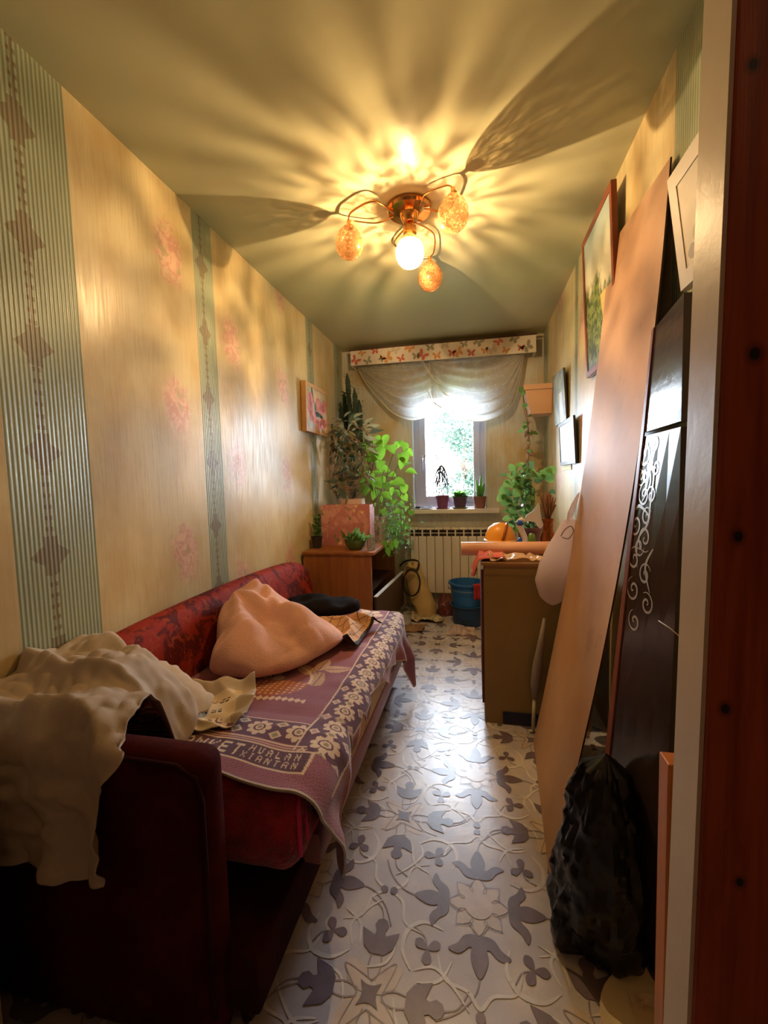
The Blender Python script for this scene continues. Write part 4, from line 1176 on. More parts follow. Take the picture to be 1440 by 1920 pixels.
for k in range(60): an = rnd.uniform(0, 6.28); leaf_bunch(b, (1.12 + rnd.gauss(0, .015), 4.07 + rnd.gauss(0, .012), zs + .10), (math.cos(an), math.sin(an) * .6, rnd.uniform(.2, 1.3)), (0, 0, 1), rnd.uniform(.06, .12), .6)
b.build('leaves', MIDG, p2, True)['kind'] = 'stuff'
b = MB(); BLOOM = mat('pale_bloom', c(230, 200, 190), .6, translucent=.4)
for k in range(14):
    q = (1.12 + rnd.gauss(0, .04), 4.06 + rnd.gauss(0, .02), zs + .20 + rnd.uniform(-.02, .05))
    for e in range(5): an = e * 1.2566; leaf_bunch(b, q, (math.cos(an), -.3, math.sin(an)), (0, -1, 0), .018, .8)
b.build('blooms', BLOOM, p2, True)['kind'] = 'stuff'
p3 = thing('window_succulent', 'pale upright succulent in a rusty pot at the sill end away from the purple pot', 'plant', (1.30, 4.07, zs))
pot('plant_pot', p3, 1.30, 4.07, zs, .048, .060, .11, RUST)
for k, (dx, h) in enumerate(((-.02, .16), (.01, .20), (.03, .13), (-.005, .11))):
    MB().tube([(1.30 + dx * .5, 4.07, zs + .10), (1.30 + dx, 4.065, zs + .10 + h * .5), (1.30 + dx * 1.4, 4.06, zs + .10 + h)], [.012, .014, .006], 8).build('stem', MIDG, p3, True)
bk_ = thing('dark_cloth_scrap', 'dark folded scrap of cloth on the sill by the lime vine', 'cloth', (.80, 4.05, zs))
P = np.zeros((16, 12, 3))
gx, gy = np.meshgrid(np.linspace(.70, .86, 16), np.linspace(4.0, 4.11, 12), indexing='ij')
P = np.stack([gx, gy, zs + .004 + .012 * (vnoise(gx * 30, gy * 30, 0, 2) + 1)], -1)
solid(MB().grid(P).build('cloth', mat('navy_scrap', c(40, 40, 58), .8), bk_, True), .003, 1)

# ================================================================== RIGHT-HAND SIDE
FIBER = mat('brown_fibreboard', c(156, 130, 80), .75, var=(3, .12), bump=(200, .2, .002))
FIBEDGE = mat('dark_red_edge', c(92, 36, 24), .6)
TOPB = mat('chest_top', c(150, 110, 66), .5, var=(6, .2))
RX0, RX1, RY0, RY1, RZ = 1.300, 1.800, 2.12, 2.68, .815
rc = thing('cabinet', 'low cabinet with brown fibreboard back, laden with ornaments beside the leaning boards', 'cabinet', (1.55, 2.40, 0))
MB().box((RX0, RY0, .0), (RX1, RY0 + .006, RZ - .028)).build('back_panel', FIBER, rc)
MB().box((RX0 - .012, RY0 + .004, .10), (RX0, RY1, RZ - .03)).build('door', FIBEDGE, rc)
MB().box((RX0, RY0 + .006, .0), (RX0 + .018, RY1, RZ - .03)).build('side_panel', FIBEDGE, rc)
MB().box((RX1 - .018, RY0 + .006, .0), (RX1, RY1, RZ - .03)).build('side_panel', FIBER, rc)
MB().box((RX0 + .018, RY1 - .018, .0), (RX1 - .018, RY1, RZ - .03)).build('far_panel', FIBER, rc)
autosmooth(MB().box((RX0 - .012, RY0 - .006, RZ - .028), (RX1 + .01, RY1 + .01, RZ), .004).build('top', TOPB, rc))
MB().box((RX0 + .004, RY0 - .004, RZ - .06), (RX1, RY0, RZ - .028)).build('rail', FIBER, rc)
MB().box((1.387, RY0 - .005, .006), (1.56, RY0 - .0005, .066)).build('blue_strip', mat('navy_strip', c(36, 44, 78), .5), rc)['label'] = 'dark blue strip low on the back panel'
MB().box((RX0 - .014, RY0 - .008, RZ - .034), (RX0 - .002, RY0 + .004, RZ - .016)).build('corner_cap', WEDGE, rc)

# ---- leaning boards
HARD, nt, bs = newmat('tan_hardboard')
tc = nt.nodes.new('ShaderNodeTexCoord'); vec = tc.outputs['Object']
col = mixc(nt, noise(nt, vec, 1.4, 4, .6).step(.35, .7), c(190, 152, 120), c(170, 128, 94))
col = mixc(nt, noise(nt, vec, 5.0, 4, .7).step(.6, .75) * .35, col, c(140, 92, 58))
nt.links.new(col, bs.inputs['Base Color']); bs.inputs['Roughness'].default_value = .58; setin(bs, 'Specular IOR Level', .25)
bumpify(nt, bs, noise(nt, vec, 120.0, 2), .08, .002)
HEDGE = mat('dark_board_edge', c(70, 38, 22), .7)
A, B_, C_, D_ = [Vector(q) for q in ((1.474, 1.295, 0), (1.515, 1.997, 0), (1.853, 2.119, 2.216), (1.853, 1.517, 2.174))]
n, m = 40, 8
P = np.zeros((n, m, 3)); Q = np.zeros((n, m, 3))
for i in range(n):
    t = i / (n - 1)
    for j in range(m):
        s = j / (m - 1)
        p = A.lerp(D_, t).lerp(B_.lerp(C_, t), s); p.x += (.050 + (.036 - .050) * s) * 4 * t * (1 - t)
        P[i, j] = p; Q[i, j] = p + Vector((.0055, 0, .0016))
b = MB(); b.mi = 0; b.grid(P, True); b.mi = 1; b.grid(Q)
for (g1, g2) in ((P[:, 0], Q[:, 0]), (Q[:, -1], P[:, -1]), (P[-1], Q[-1]), (Q[0], P[0])):
    b.grid(np.stack([g1, g2], 1))
o = b.build('hardboard_sheet', [HARD, HEDGE], None, False)
tag(o, 'tall tan hardboard sheet leaning from the lino onto the wall behind the dark door panel', 'board')
# ---- dark glossy door panel with silver scrolls leaning in front of the hardboard's near edge
GLOSS = mat('dark_gloss_brown', c(56, 43, 36), .20, spec=.6, var=(2.5, .2)); PEDG = mat('red_brown_edge', c(128, 66, 40), .45)
pn = thing('door_panel', 'dark glossy brown door panel with silver scrollwork leaning by the jamb above the black bag', 'panel', (1.67, 1.14, 0))
def fxy(z, s):          # s = 0 far edge, 1 near edge; front face
    return Vector((np.interp(z, [0, .29, .67, 1.11, 1.32, 1.60], [1.585, 1.614, 1.645, 1.684, 1.705, 1.728]) * (1 - s) + np.interp(z, [0, .6, 1.05, 1.62], [1.672, 1.690, 1.700, 1.700]) * s, 1.275 - .235 * s, z))
def slab(name, za, zb, m_):
    zs_ = np.linspace(za, zb, 9); F = np.array([[fxy(z, s) for s in np.linspace(0, 1, 5)] for z in zs_]); B = F + np.array((.018, .0, .0))
    b = MB(); b.mi = 0; b.grid(F); b.grid(B, True); 
    for g1, g2 in ((F[:, 0], B[:, 0]), (B[:, -1], F[:, -1]), (B[0], F[0]), (F[-1], B[-1])): b.grid(np.stack([g1, g2], 1), True)
    return b.build(name, m_, pn)
slab('lower_panel', 0, 1.322, GLOSS); slab('upper_panel', 1.334, 1.60, mat('dark_gloss_plum', c(72, 62, 66), .16, spec=.7))
F = np.array([[fxy(z, s) + Vector((-.004 * (.3 < k < 2.7), 0, 0)) for k, s in enumerate((0, .001, .085, .086))] for z in np.linspace(0, 1.60, 13)])
MB().grid(F).build('edge_moulding', PEDG, pn)
SILV = mat('silver_transfer', c(206, 204, 206), .35, metal=.6)
b = MB()
def onp(u, v):          # u metres from the far edge towards the near edge, v height
    p = fxy(v, u / .235); p.x -= .0012; return p
def ribbon(pts, w):
    pts = [np.array(p) for p in pts]; Lf, Rt = [], []
    for i, p in enumerate(pts):
        t = pts[min(i + 1, len(pts) - 1)] - pts[max(i - 1, 0)]; t = t / (np.linalg.norm(t) + 1e-9); nn = np.array((-t[1], t[0]))
        ww = w * (.25 + .75 * math.sin(PI * (i + .5) / len(pts))) * .5; Lf.append(p + nn * ww); Rt.append(p - nn * ww)
    for i in range(len(pts) - 1):
        q4 = [Lf[i], Rt[i], Rt[i + 1], Lf[i + 1]]
        if all(.004 < q[0] < .23 and q[1] < 1.318 for q in q4): b.add([onp(q[0], q[1]) for q in q4], [(0, 1, 2, 3)])
def scroll(y, z, r, turns, a0, sgn, w=.007):
    n_ = int(26 * turns)
    ribbon([(y + sgn * math.cos(a0 + 2 * PI * turns * k / n_) * r * (1 - k / n_) ** .8, z + math.sin(a0 + 2 * PI * turns * k / n_) * r * (1 - k / n_) ** .8) for k in range(n_ + 1)], w)
for (y, z, r, tu, a0, sg) in ((.055, 1.225, .03, 1.3, 1.0, -1), (.115, 1.24, .022, 1.4, 2.5, 1), (.085, 1.115, .026, 1.4, .6, 1), (.06, 1.035, .026, 1.4, 3.1, -1), (.045, 1.275, .036, 1.5, 2.2, 1), (.10, 1.295, .022, 1.3, .4, -1), (.06, 1.17, .034, 1.6, 1.2, 1), (.035, 1.215, .024, 1.4, 3.4, 1), (.10, 1.17, .024, 1.4, .2, -1), (.03, 1.09, .034, 1.6, 2.0, 1),
                              (.085, 1.06, .036, 1.5, 4.0, -1), (.04, 1.0, .034, 1.4, 1.0, 1), (.10, .97, .03, 1.5, .5, 1), (.05, .92, .034, 1.5, 1.9, 1), (.12, .90, .03, 1.5, .9, -1), (.07, .84, .03, 1.4, 2.0, 1)):
    scroll(y, z, r, tu, a0, sg)
for pts in ([(.10, 1.31), (.075, 1.25), (.09, 1.20), (.05, 1.15)], [(.01, 1.24), (.06, 1.225), (.105, 1.235), (.10, 1.15), (.095, 1.10), (.05, 1.05), (.06, .98)], [(.13, 1.04), (.10, .99), (.13, .93)], [(.01, 1.12), (.04, 1.14), (.10, 1.12)]):
    ribbon(catmull(pts, 10), .009)
b.build('scrollwork', SILV, pn)['label'] = 'silver scroll ornament on the dark gloss'

# ---- white plastic framed print leaning out above the panel
WPL = mat('white_plastic', c(214, 204, 190), .4)
def wallpic(name, label, cat, X0b, X0t, ya, yb, za, zb, border, depth, fm, picmat, sgn=-1, prints=None, mesh_mats=None, bev=.0):
    """picture on a side wall: X at the bottom / top edge of its front face, sgn = -1 faces the left wall"""
    t = thing(name, label, cat, ((X0b + X0t) / 2 - sgn * depth / 2, (ya + yb) / 2, (za + zb) / 2))
    fx = lambda z: X0b + (X0t - X0b) * (z - za) / (zb - za)
    P_ = lambda y, z, d=0: (fx(z) - sgn * d, y, z)
    if border:
        for nm, (y0, z0, y1, z1, y2, z2, y3, z3) in (('bottom', (ya, za, yb, za, yb - border, za + border, ya + border, za + border)), ('top', (ya + border, zb - border, yb - border, zb - border, yb, zb, ya, zb)),
                                                    ('near', (ya, za, ya + border, za + border, ya + border, zb - border, ya, zb)), ('far', (yb - border, za + border, yb, za, yb, zb, yb - border, zb - border))):
            MB().quadbox([P_(y0, z0), P_(y1, z1), P_(y2, z2), P_(y3, z3)], depth, (-sgn, 0, 0)).build('frame_rail', fm, t)
    q = border * .9
    MB().quadbox([P_(ya + q, za + q, bev or .004), P_(yb - q, za + q, bev or .004), P_(yb - q, zb - q, bev or .004), P_(ya + q, zb - q, bev or .004)], max(.004, depth * .5), (-sgn, 0, 0)).build('picture' if cat == 'picture' else 'print_sheet', picmat, t)
    if prints:
        b = MB()
        for (mi, poly) in prints:
            b.mi = mi; b.poly([P_(ya + q + u * (yb - ya - 2 * q), za + q + v * (zb - za - 2 * q), (bev or .004) - .0007) for u, v in poly])
        b.build('painted_motif', mesh_mats, t)
    return t
def blob(cx, cy, rx, ry, an=0.0, n=14, irr=.12, seed=1):
    r = random.Random(seed); out = []
    for k in range(n):
        t = 2 * PI * k / n; q = 1 + r.uniform(-irr, irr); u, v = rx * q * math.cos(t), ry * q * math.sin(t)
        out.append((min(1, max(0, cx + u * math.cos(an) - v * math.sin(an))), min(1, max(0, cy + u * math.sin(an) + v * math.cos(an)))))
    return out
PRT = mat('floral_sheet', c(214, 200, 176), .5, var=(9, .14))
wp = wallpic('framed_print', 'white deep-framed print with faded red and grey blooms high up next to the jamb', 'picture', 1.835, 1.795, .84, 1.385, 1.73, 2.03, .042, .022, WPL, PRT,
             prints=[(0, blob(.62, .78, .05, .09, 0, seed=2)), (1, blob(.72, .52, .03, .10, .2, seed=3)), (2, blob(.82, .33, .07, .12, .4, seed=4)), (1, blob(.60, .30, .10, .16, -.3, seed=5)), (2, blob(.45, .55, .08, .14, .3, seed=6)), (0, blob(.35, .3, .06, .08, 0, seed=7)), (1, blob(.9, .15, .06, .08, 0, seed=9))],
             mesh_mats=[mat('faded_red', c(186, 120, 100), .6), mat('faded_grey', c(166, 156, 136), .6), mat('faded_beige', c(190, 170, 140), .6)], bev=.0025)
# ---- large landscape painting
LAND, nt, bs = newmat('landscape_painting')
vec, X, Y, Z = position(nt)
n1 = noise(nt, vec, 9.0, 5, .65, (1, 1, .6)); n2 = noise(nt, vec, 40.0, 3)
sky = mixc(nt, (Z - 2.1).step(.0, .3), c(214, 206, 176), c(150, 168, 170))
trees = mixc(nt, n2.step(.4, .62), c(64, 82, 42), c(130, 142, 74))
edge = (Z + (n1 - .5) * .35 - (Y - 2.2) * .28)
col = mixc(nt, edge.step(2.13, 2.07), sky, trees)
col = mixc(nt, (edge.step(1.92, 1.80)) * n1.step(.4, .6), col, c(40, 54, 30))
col = mixc(nt, ((Y - 2.06 - (Z - 1.73) * .3).abs() + (n2 - .5) * .06).step(.05, .03) * (Z < 2.05), col, c(206, 178, 112))
nt.links.new(col, bs.inputs['Base Color']); bs.inputs['Roughness'].default_value = .4
REDFR = mat('reddish_frame', c(132, 66, 40), .4, var=(8, .2))
wallpic('landscape_painting', 'big red-brown framed landscape of trees and sky partly behind the leaning hardboard', 'picture', 1.845, 1.818, 1.985, 2.475, 1.735, 2.42, .028, .022, REDFR, LAND)
# ---- small unframed autumn picture
SMALL, nt, bs = newmat('small_river_picture')
vec, X, Y, Z = position(nt)
n1 = noise(nt, vec, 14.0, 4, .6, (1, 1, .7))
col = mixc(nt, n1.step(.42, .58), c(86, 92, 78), c(134, 136, 96))
col = mixc(nt, ((Y - 3.18).abs() + (n1 - .5) * .1).step(.07, .03) * (Z < 1.80), col, c(206, 204, 214))
nt.links.new(col, bs.inputs['Base Color']); bs.inputs['Roughness'].default_value = .45
PEDGE = mat('dark_canvas_edge', c(64, 54, 44), .6)
t = thing('river_picture', 'small unframed river picture on the wall above the thin black frame', 'picture', (1.86, 3.25, 1.76))
MB().quadbox([(1.855, 3.045, 1.60), (1.855, 3.44, 1.60), (1.835, 3.44, 1.965), (1.835, 3.045, 1.935)], .003, (1, 0, 0)).build('picture', SMALL, t)
MB().quadbox([(1.858, 3.045, 1.60), (1.858, 3.44, 1.60), (1.838, 3.44, 1.965), (1.838, 3.045, 1.935)], .010, (1, 0, 0)).build('backing', PEDGE, t)
DOC = mat('certificate_paper', c(206, 208, 210), .35, var=(18, .12), var_col=c(176, 196, 190))
wallpic('framed_certificate', 'thin black framed pale certificate on the wall near the window corner', 'picture', 1.850, 1.835, 2.745, 3.215, 1.30, 1.585, .022, .014, mat('black_frame', c(48, 46, 48), .35), DOC,
        prints=[(0, [(.2, .62), (.8, .62), (.8, .66), (.2, .66)]), (0, [(.2, .5), (.7, .5), (.7, .53), (.2, .53)]), (1, blob(.35, .72, .08, .08, seed=3)), (1, blob(.6, .3, .06, .07, seed=4))], mesh_mats=[mat('grey_ink', c(178, 184, 188), .5), mat('green_stamp', c(170, 200, 186), .5)])
o = mesh('yellowed_paper', [(1.868, 2.95, 1.265), (1.868, 3.27, 1.265), (1.868, 3.27, 1.56), (1.868, 2.95, 1.56), (1.871, 2.95, 1.265), (1.871, 3.27, 1.265), (1.871, 3.27, 1.56), (1.871, 2.95, 1.56)],
         [(0, 1, 2, 3), (7, 6, 5, 4), (0, 4, 5, 1), (1, 5, 6, 2), (2, 6, 7, 3), (3, 7, 4, 0)], mat('yellowed_sheet', c(206, 196, 140), .7))
tag(o, 'yellowed sheet of paper pinned behind the thin black framed certificate', 'paper')
# ---- tulip picture on the flowered wall
TBG, nt, bs = newmat('tulip_canvas')
tc = nt.nodes.new('ShaderNodeTexCoord'); nn = noise(nt, tc.outputs['Object'], 12.0, 3)
nt.links.new(mixc(nt, nn.step(.35, .65), c(214, 178, 128), c(160, 150, 104)), bs.inputs['Base Color']); bs.inputs['Roughness'].default_value = .4
TP = [(1, blob(.27, .84, .035, .20, .25, seed=1)), (1, blob(.40, .52, .03, .16, .1, seed=2)), (1, blob(.60, .40, .20, .05, -.15, seed=3)), (1, blob(.50, .40, .10, .07, .3, seed=13))]
for k, (u, v, rx, ry, an) in enumerate(((.18, .70, .13, .17, .1), (.16, .50, .13, .15, .3), (.32, .30, .12, .17, .5), (.55, .64, .13, .18, -.1), (.75, .58, .12, .16, -.3), (.88, .66, .10, .18, -.2), (.55, .17, .13, .14, .1), (.74, .20, .13, .15, -.1), (.9, .25, .09, .13, -.3), (.2, .30, .10, .12, .4))):
    TP.append((0, blob(u, v, rx, ry, an, 12, .08, 20 + k))); TP.append((2, blob(u - .02, v + .02, rx * .45, ry * .7, an, 10, .1, 40 + k)))
wallpic('tulip_picture', 'wood-framed picture of pink tulips on the flowered wall by the wax plant', 'picture', .042, .048, 3.02, 3.50, 1.615, 1.985, .028, .038, mat('pale_wood_frame', c(206, 158, 104), .4, var=(8, .15)), TBG, sgn=1,
        prints=TP, mesh_mats=[mat('tulip_pink', c(220, 120, 104), .5, var=(30, .2)), mat('tulip_stem', c(66, 72, 40), .5, var=(30, .3)), mat('tulip_light', c(240, 170, 150), .5)])

# ---- wall planter with trailing ivy
TERR = mat('terracotta_plastic', c(216, 174, 142), .5)
wpn = thing('wall_planter', 'peach wall planter with dangling half-dry ivy in the window corner', 'planter', (1.76, 3.76, 1.735))
def frust(b, x0, x1, y0, y1, z0, z1, k):
    xc, yc = x1, (y0 + y1) / 2
    lo = [(x1 + (x - x1) * k, yc + (y - yc) * k, z0) for x, y in ((x0, y0), (x1, y0), (x1, y1), (x0, y1))]
    hi = [(x, y, z1) for x, y in ((x0, y0), (x1, y0), (x1, y1), (x0, y1))]
    return b.add(lo + hi, [(3, 2, 1, 0), (4, 5, 6, 7), (0, 1, 5, 4), (1, 2, 6, 5), (2, 3, 7, 6), (3, 0, 4, 7)])
frust(MB(), 1.665, 1.870, 3.66, 3.88, 1.745, 1.925, .80).build('bowl', TERR, wpn)
frust(MB(), 1.650, 1.871, 3.645, 3.895, 1.925, 1.965, .97).build('rim', TERR, wpn)
MB().box((1.70, 3.675, 1.735), (1.870, 3.865, 1.747)).build('foot', TERR, wpn)
b = MB()
b.tube(catmull([(1.66, 3.75, 1.965), (1.655, 3.735, 1.90), (1.685, 3.72, 1.72), (1.695, 3.73, 1.55), (1.690, 3.73, 1.40), (1.700, 3.73, 1.25), (1.68, 3.72, 1.10)], 7), .004, 5)
b.tube(catmull([(1.66, 3.76, 1.965), (1.662, 3.74, 1.80), (1.70, 3.73, 1.60), (1.70, 3.72, 1.42), (1.685, 3.72, 1.28)], 7), .003, 5)
b.build('vine_stem', STEMB, wpn, True)
im = leaf_mesh('ivy_leaf', MIDG, 1, .8, .2, .2); idry = leaf_mesh('dry_leaf', mat('dry_leaf_tissue', c(160, 128, 104), .8, translucent=.3), 1, .5, .5, .8)
for k in range(46):
    z = rnd.uniform(1.12, 1.74); x = 1.692 + rnd.uniform(-.022, .022)
    dry = 1.28 < z < 1.72 and rnd.random() < .72
    place_leaf(idry if dry else im, 'leaf', wpn, (x, 3.725 + rnd.uniform(-.02, .02), z), (rnd.uniform(-1, 1), rnd.uniform(-1, .2), rnd.uniform(-1, .2)), (0, -.8, .6), rnd.uniform(.035, .055))
for (x, z, d) in ((1.66, 1.60, (-1, -.2, .1)), (1.72, 1.59, (1, -.2, -.3)), (1.65, 1.96, (-.6, -.4, -.8)), (1.66, 1.93, (-.5, -.6, -1)), (1.67, 1.83, (-.2, -.5, -1))):
    place_leaf(im, 'leaf', wpn, (x, 3.70, z), d, (0, -.8, .6), .055)

# ---- bushy geranium behind the ornaments
gt = thing('geranium', 'bushy green geranium on the cabinet end nearest the window', 'plant', (1.56, 2.60, RZ))
pot('plant_pot', gt, 1.57, 2.60, RZ, .05, .07, .12, RUST)
gm = [leaf_mesh('geranium_leaf_a', MIDG, 1, 1.0, .2, .2, ((0, .5), (.12, .9), (.4, 1.05), (.7, .8), (.92, .4), (1, .1))), leaf_mesh('geranium_leaf_b', mat('deep_green_leaf', c(84, 116, 72), .45, var=(9, .25), translucent=.35), 1, .85, .3, .3)]
b = MB()
for k in range(120):
    t = rnd.random()
    px, py = rnd.gauss(985 - 8 * t, 16), 870 + 130 * t + rnd.gauss(0, 6)
    z = 1.299 - (py - 870) * .00285; x = 1.544 + (px - 985) * .00288
    x = min(max(x, 1.42), 1.70); y = 2.58 + rnd.uniform(-.06, .07)
    if z < RZ + .05: continue
    place_leaf(gm[k % 2], 'leaf', gt, (x, y, z), (rnd.uniform(-1, 1), rnd.uniform(-1, .3), rnd.uniform(-.8, .5)), (rnd.uniform(-.4, .4), -.7, .7), rnd.uniform(.03, .055))
    if k % 9 == 0: b.tube(catmull([(1.57, 2.60, RZ + .11), ((1.57 + x) / 2 + .01, 2.6, (RZ + .1 + z) / 2), (x, y, z)], 5), .004, 5)
for (px, py) in ((1018, 882), (1026, 878), (1022, 894), (948, 932), (955, 940), (960, 905), (952, 918)):
    place_leaf(gm[0], 'leaf', gt, (1.544 + (px - 985) * .00288, 2.55, 1.299 - (py - 870) * .00285), (.3 if px > 985 else -.7, -.5, -.3), (0, -.7, .7), .065)
b.build('stem', STEMG, gt, True)

# ---- things on the cabinet
TUBE = mat('peach_wallpaper_roll', c(222, 168, 140), .45)
tb = thing('paper_roll', 'long peach paper roll lying across the cabinet top', 'roll', (1.43, 2.30, RZ))
b = MB(); b.tube([(1.188, 2.30, RZ + .037), (1.66, 2.31, RZ + .040)], .036, 28, False)
b.tube([(1.188, 2.30, RZ + .037), (1.66, 2.31, RZ + .040)], .022, 20, False); autosmooth(b.build('roll', TUBE, tb))
b = MB(); sp2 = [(.036 - .0019 * k / 4) for k in range(30)]
b.tube([(1.190 + 0 * k, 2.30 + math.cos(k * .7) * (.034 - .0004 * k), RZ + .037 + math.sin(k * .7) * (.034 - .0004 * k)) for k in range(30)], .001, 4)
b.build('rolled_edge', mat('roll_core', c(170, 110, 96), .6), tb)
FILM, nt, bs = newmat('clear_film')
bs.inputs['Base Color'].default_value = c(226, 190, 156); bs.inputs['Roughness'].default_value = .15; setin(bs, 'Specular IOR Level', .8)
tr = nt.nodes.new('ShaderNodeBsdfTransparent'); mx = nt.nodes.new('ShaderNodeMixShader'); mx.inputs[0].default_value = .55
nt.links.new(tr.outputs[0], mx.inputs[1]); nt.links.new(bs.outputs[0], mx.inputs[2]); nt.links.new(mx.outputs[0], nt.nodes['Material Output'].inputs[0])
def crumple(name, label, cat, m, x0, x1, y0, y1, z, amp, seed, nx=40, ny=26, sc=12, thick=.0015, edge=None, base=None):
    gx, gy = np.meshgrid(np.linspace(x0, x1, nx), np.linspace(y0, y1, ny), indexing='ij')
    cx_, cy_ = (x0 + x1) / 2, (y0 + y1) / 2
    jx = .16 * vnoise(gx * 5, gy * 5, 0, seed + 5) * (x1 - x0); jy = .16 * vnoise(gx * 5, gy * 5, 0, seed + 6) * (y1 - y0)
    hgt = np.abs(vnoise(gx * sc, gy * sc, 0, seed)) * .6 + np.abs(vnoise(gx * sc * 2.3, gy * sc * 2.3, 0, seed + 1)) * .4
    zz = z + .003 + amp * hgt
    if edge: zz = edge(gx + jx, gy + jy, zz)
    o = MB().grid(np.stack([gx + jx, gy + jy, zz], -1)).build(name, m, None, False); solid(o, thick, 1)
    return tag(o, label, cat)
crumple('clear_film_sheet', 'crumpled clear film lying on the cabinet edge in front of the peach roll', 'film', FILM, 1.34, 1.60, RY0 + .01, RY0 + .13, RZ, .045, 3)
PINKC = mat('coral_cloth', c(214, 112, 106), .8, bump=(150, .3, .003))
gx, gy = np.meshgrid(np.linspace(0, 1, 34), np.linspace(0, 1, 22), indexing='ij')
X_ = 1.225 + gx * .17 + .012 * vnoise(gx * 5, gy * 5, 0, 3); Y_ = RY0 + .01 + gy * .15 + .01 * vnoise(gx * 4, gy * 6, 0, 4)
Z_ = RZ + .006 + .016 * np.abs(vnoise(gx * 6, gy * 6, 0, 5)) + .014 * np.sin(gy * 13) ** 2
drop = np.clip((1.292 - X_) / .06, 0, 1); Z_ = Z_ - drop ** 1.4 * (.10 - .05 * gy); X_ = np.where(drop > 0, 1.282 - (1.292 - X_) * .45 - .012 * np.sin(gy * 13) * drop, X_)
o = MB().grid(np.stack([X_, Y_, Z_], -1)).build('coral_cloth', PINKC, None, True); solid(o, .003, 1); tag(o, 'coral pink cloth hanging over the cabinet corner above the bucket', 'cloth')
bw = thing('orange_lidded_bowl', 'orange domed bowl with a brown band behind the peach roll', 'bowl', (1.398, 2.45, RZ))
autosmooth(MB().lathe([(.045, 0), (.078, .03), (.086, .06), (.082, .062), (0, .055)], (1.398, 2.45, RZ), 28).build('bowl', mat('red_brown_bowl', c(150, 78, 50), .35), bw))
autosmooth(MB().lathe([(.088, .060), (.089, .068), (.084, .070), (.080, .10), (.062, .135), (.034, .156), (0, .163)], (1.398, 2.45, RZ), 28).build('dome', mat('orange_dome', c(234, 158, 52), .35), bw))
MB().tube([(1.398 + .006 + math.sin(t) * .03, 2.45 - math.cos(t) * .083 * .98, RZ + .07 + math.sin(t) * .088) for t in np.linspace(.05, 1.4, 12)], [.008] * 12, 6).build('band', mat('brown_band', c(150, 76, 40), .4), bw, True)
MB().lathe([(.0885, .060), (.0915, .064), (.0885, .068)], (1.398, 2.45, RZ), 28).build('rim', mat('cream_rim', c(230, 206, 170), .4), bw, True)
# porcelain bird
PORC = mat('white_porcelain', c(232, 230, 236), .15, spec=.6); COB = mat('cobalt_glaze', c(40, 92, 196), .15, spec=.6); PGREEN = mat('green_glaze_figure', c(110, 150, 50), .2, spec=.6)
fg = thing('porcelain_bird', 'white and blue porcelain bird figurine with raised wing on the cabinet', 'figurine', (1.545, 2.44, RZ))
autosmooth(MB().lathe([(.040, 0), (.048, .02), (.052, .05), (.036, .075), (0, .082)], (1.535, 2.462, RZ), 20).build('base', COB, fg))
MB().tube(catmull([(1.53, 2.42, RZ + .004), (1.528, 2.42, RZ + .07), (1.505, 2.42, RZ + .13), (1.50, 2.42, RZ + .165), (1.52, 2.42, RZ + .185)], 6), [.022, .021, .020, .019, .018, .017, .017, .016, .016, .016, .016, .016, .016, .017, .018, .018, .019, .019, .018, .017, .016, .016, .015, .014, .010], 12).build('body', PORC, fg, True)
MB().lathe([(0, -.02), (.016, -.012), (.020, 0), (.014, .014), (0, .020)], (1.500, 2.415, RZ + .162), 14).build('head', COB, fg, True)
MB().tube([(1.487, 2.41, RZ + .168), (1.472, 2.41, RZ + .170)], [.007, .001], 8).build('beak', PORC, fg, True)
wg = [(1.515, RZ + .165), (1.535, RZ + .205), (1.565, RZ + .225), (1.585, RZ + .255), (1.596, RZ + .272), (1.603, RZ + .255), (1.606, RZ + .215), (1.612, RZ + .18), (1.622, RZ + .15), (1.605, RZ + .13), (1.592, RZ + .142), (1.578, RZ + .165), (1.550, RZ + .172)]
autosmooth(MB().poly([(x, 2.41, z) for x, z in wg][::-1], .014, (0, 1, 0)).build('wing', PORC, fg), 30)
MB().lathe([(.024, 0), (.026, .03), (.022, .07), (.014, .10), (0, .106)], (1.562, 2.43, RZ), 14, (0, 0, 1)).build('stump', PGREEN, fg, True)
# copper vase
vz = thing('copper_vase', 'crackled copper vase of dry brown stalks between the porcelain bird and the white bag', 'vase', (1.645, 2.42, RZ))
COPP = mat('crackled_copper', c(170, 96, 50), .28, metal=.75, var=(40, .55), bump=(60, .5, .004))
autosmooth(MB().lathe([(.030, 0), (.042, .03), (.040, .08), (.026, .13), (.028, .17), (.034, .185), (.030, .185), (.022, .165), (.020, .13), (0, .11)], (1.645, 2.42, RZ), 24).build('vase', COPP, vz), 60)
b = MB()
for k in range(26):
    an = rnd.uniform(0, 6.28); e = Vector((1.645 + math.cos(an) * rnd.uniform(.01, .05), 2.42 + math.sin(an) * .03, RZ + rnd.uniform(.24, .33)))
    b.tube([(1.645, 2.42, RZ + .12), (1.645 + math.cos(an) * .012, 2.42, RZ + .19), e], [.0025, .0025, .004], 5)
b.build('dry_stalks', mat('dry_stalk', c(128, 84, 60), .9), vz, True)['kind'] = 'stuff'

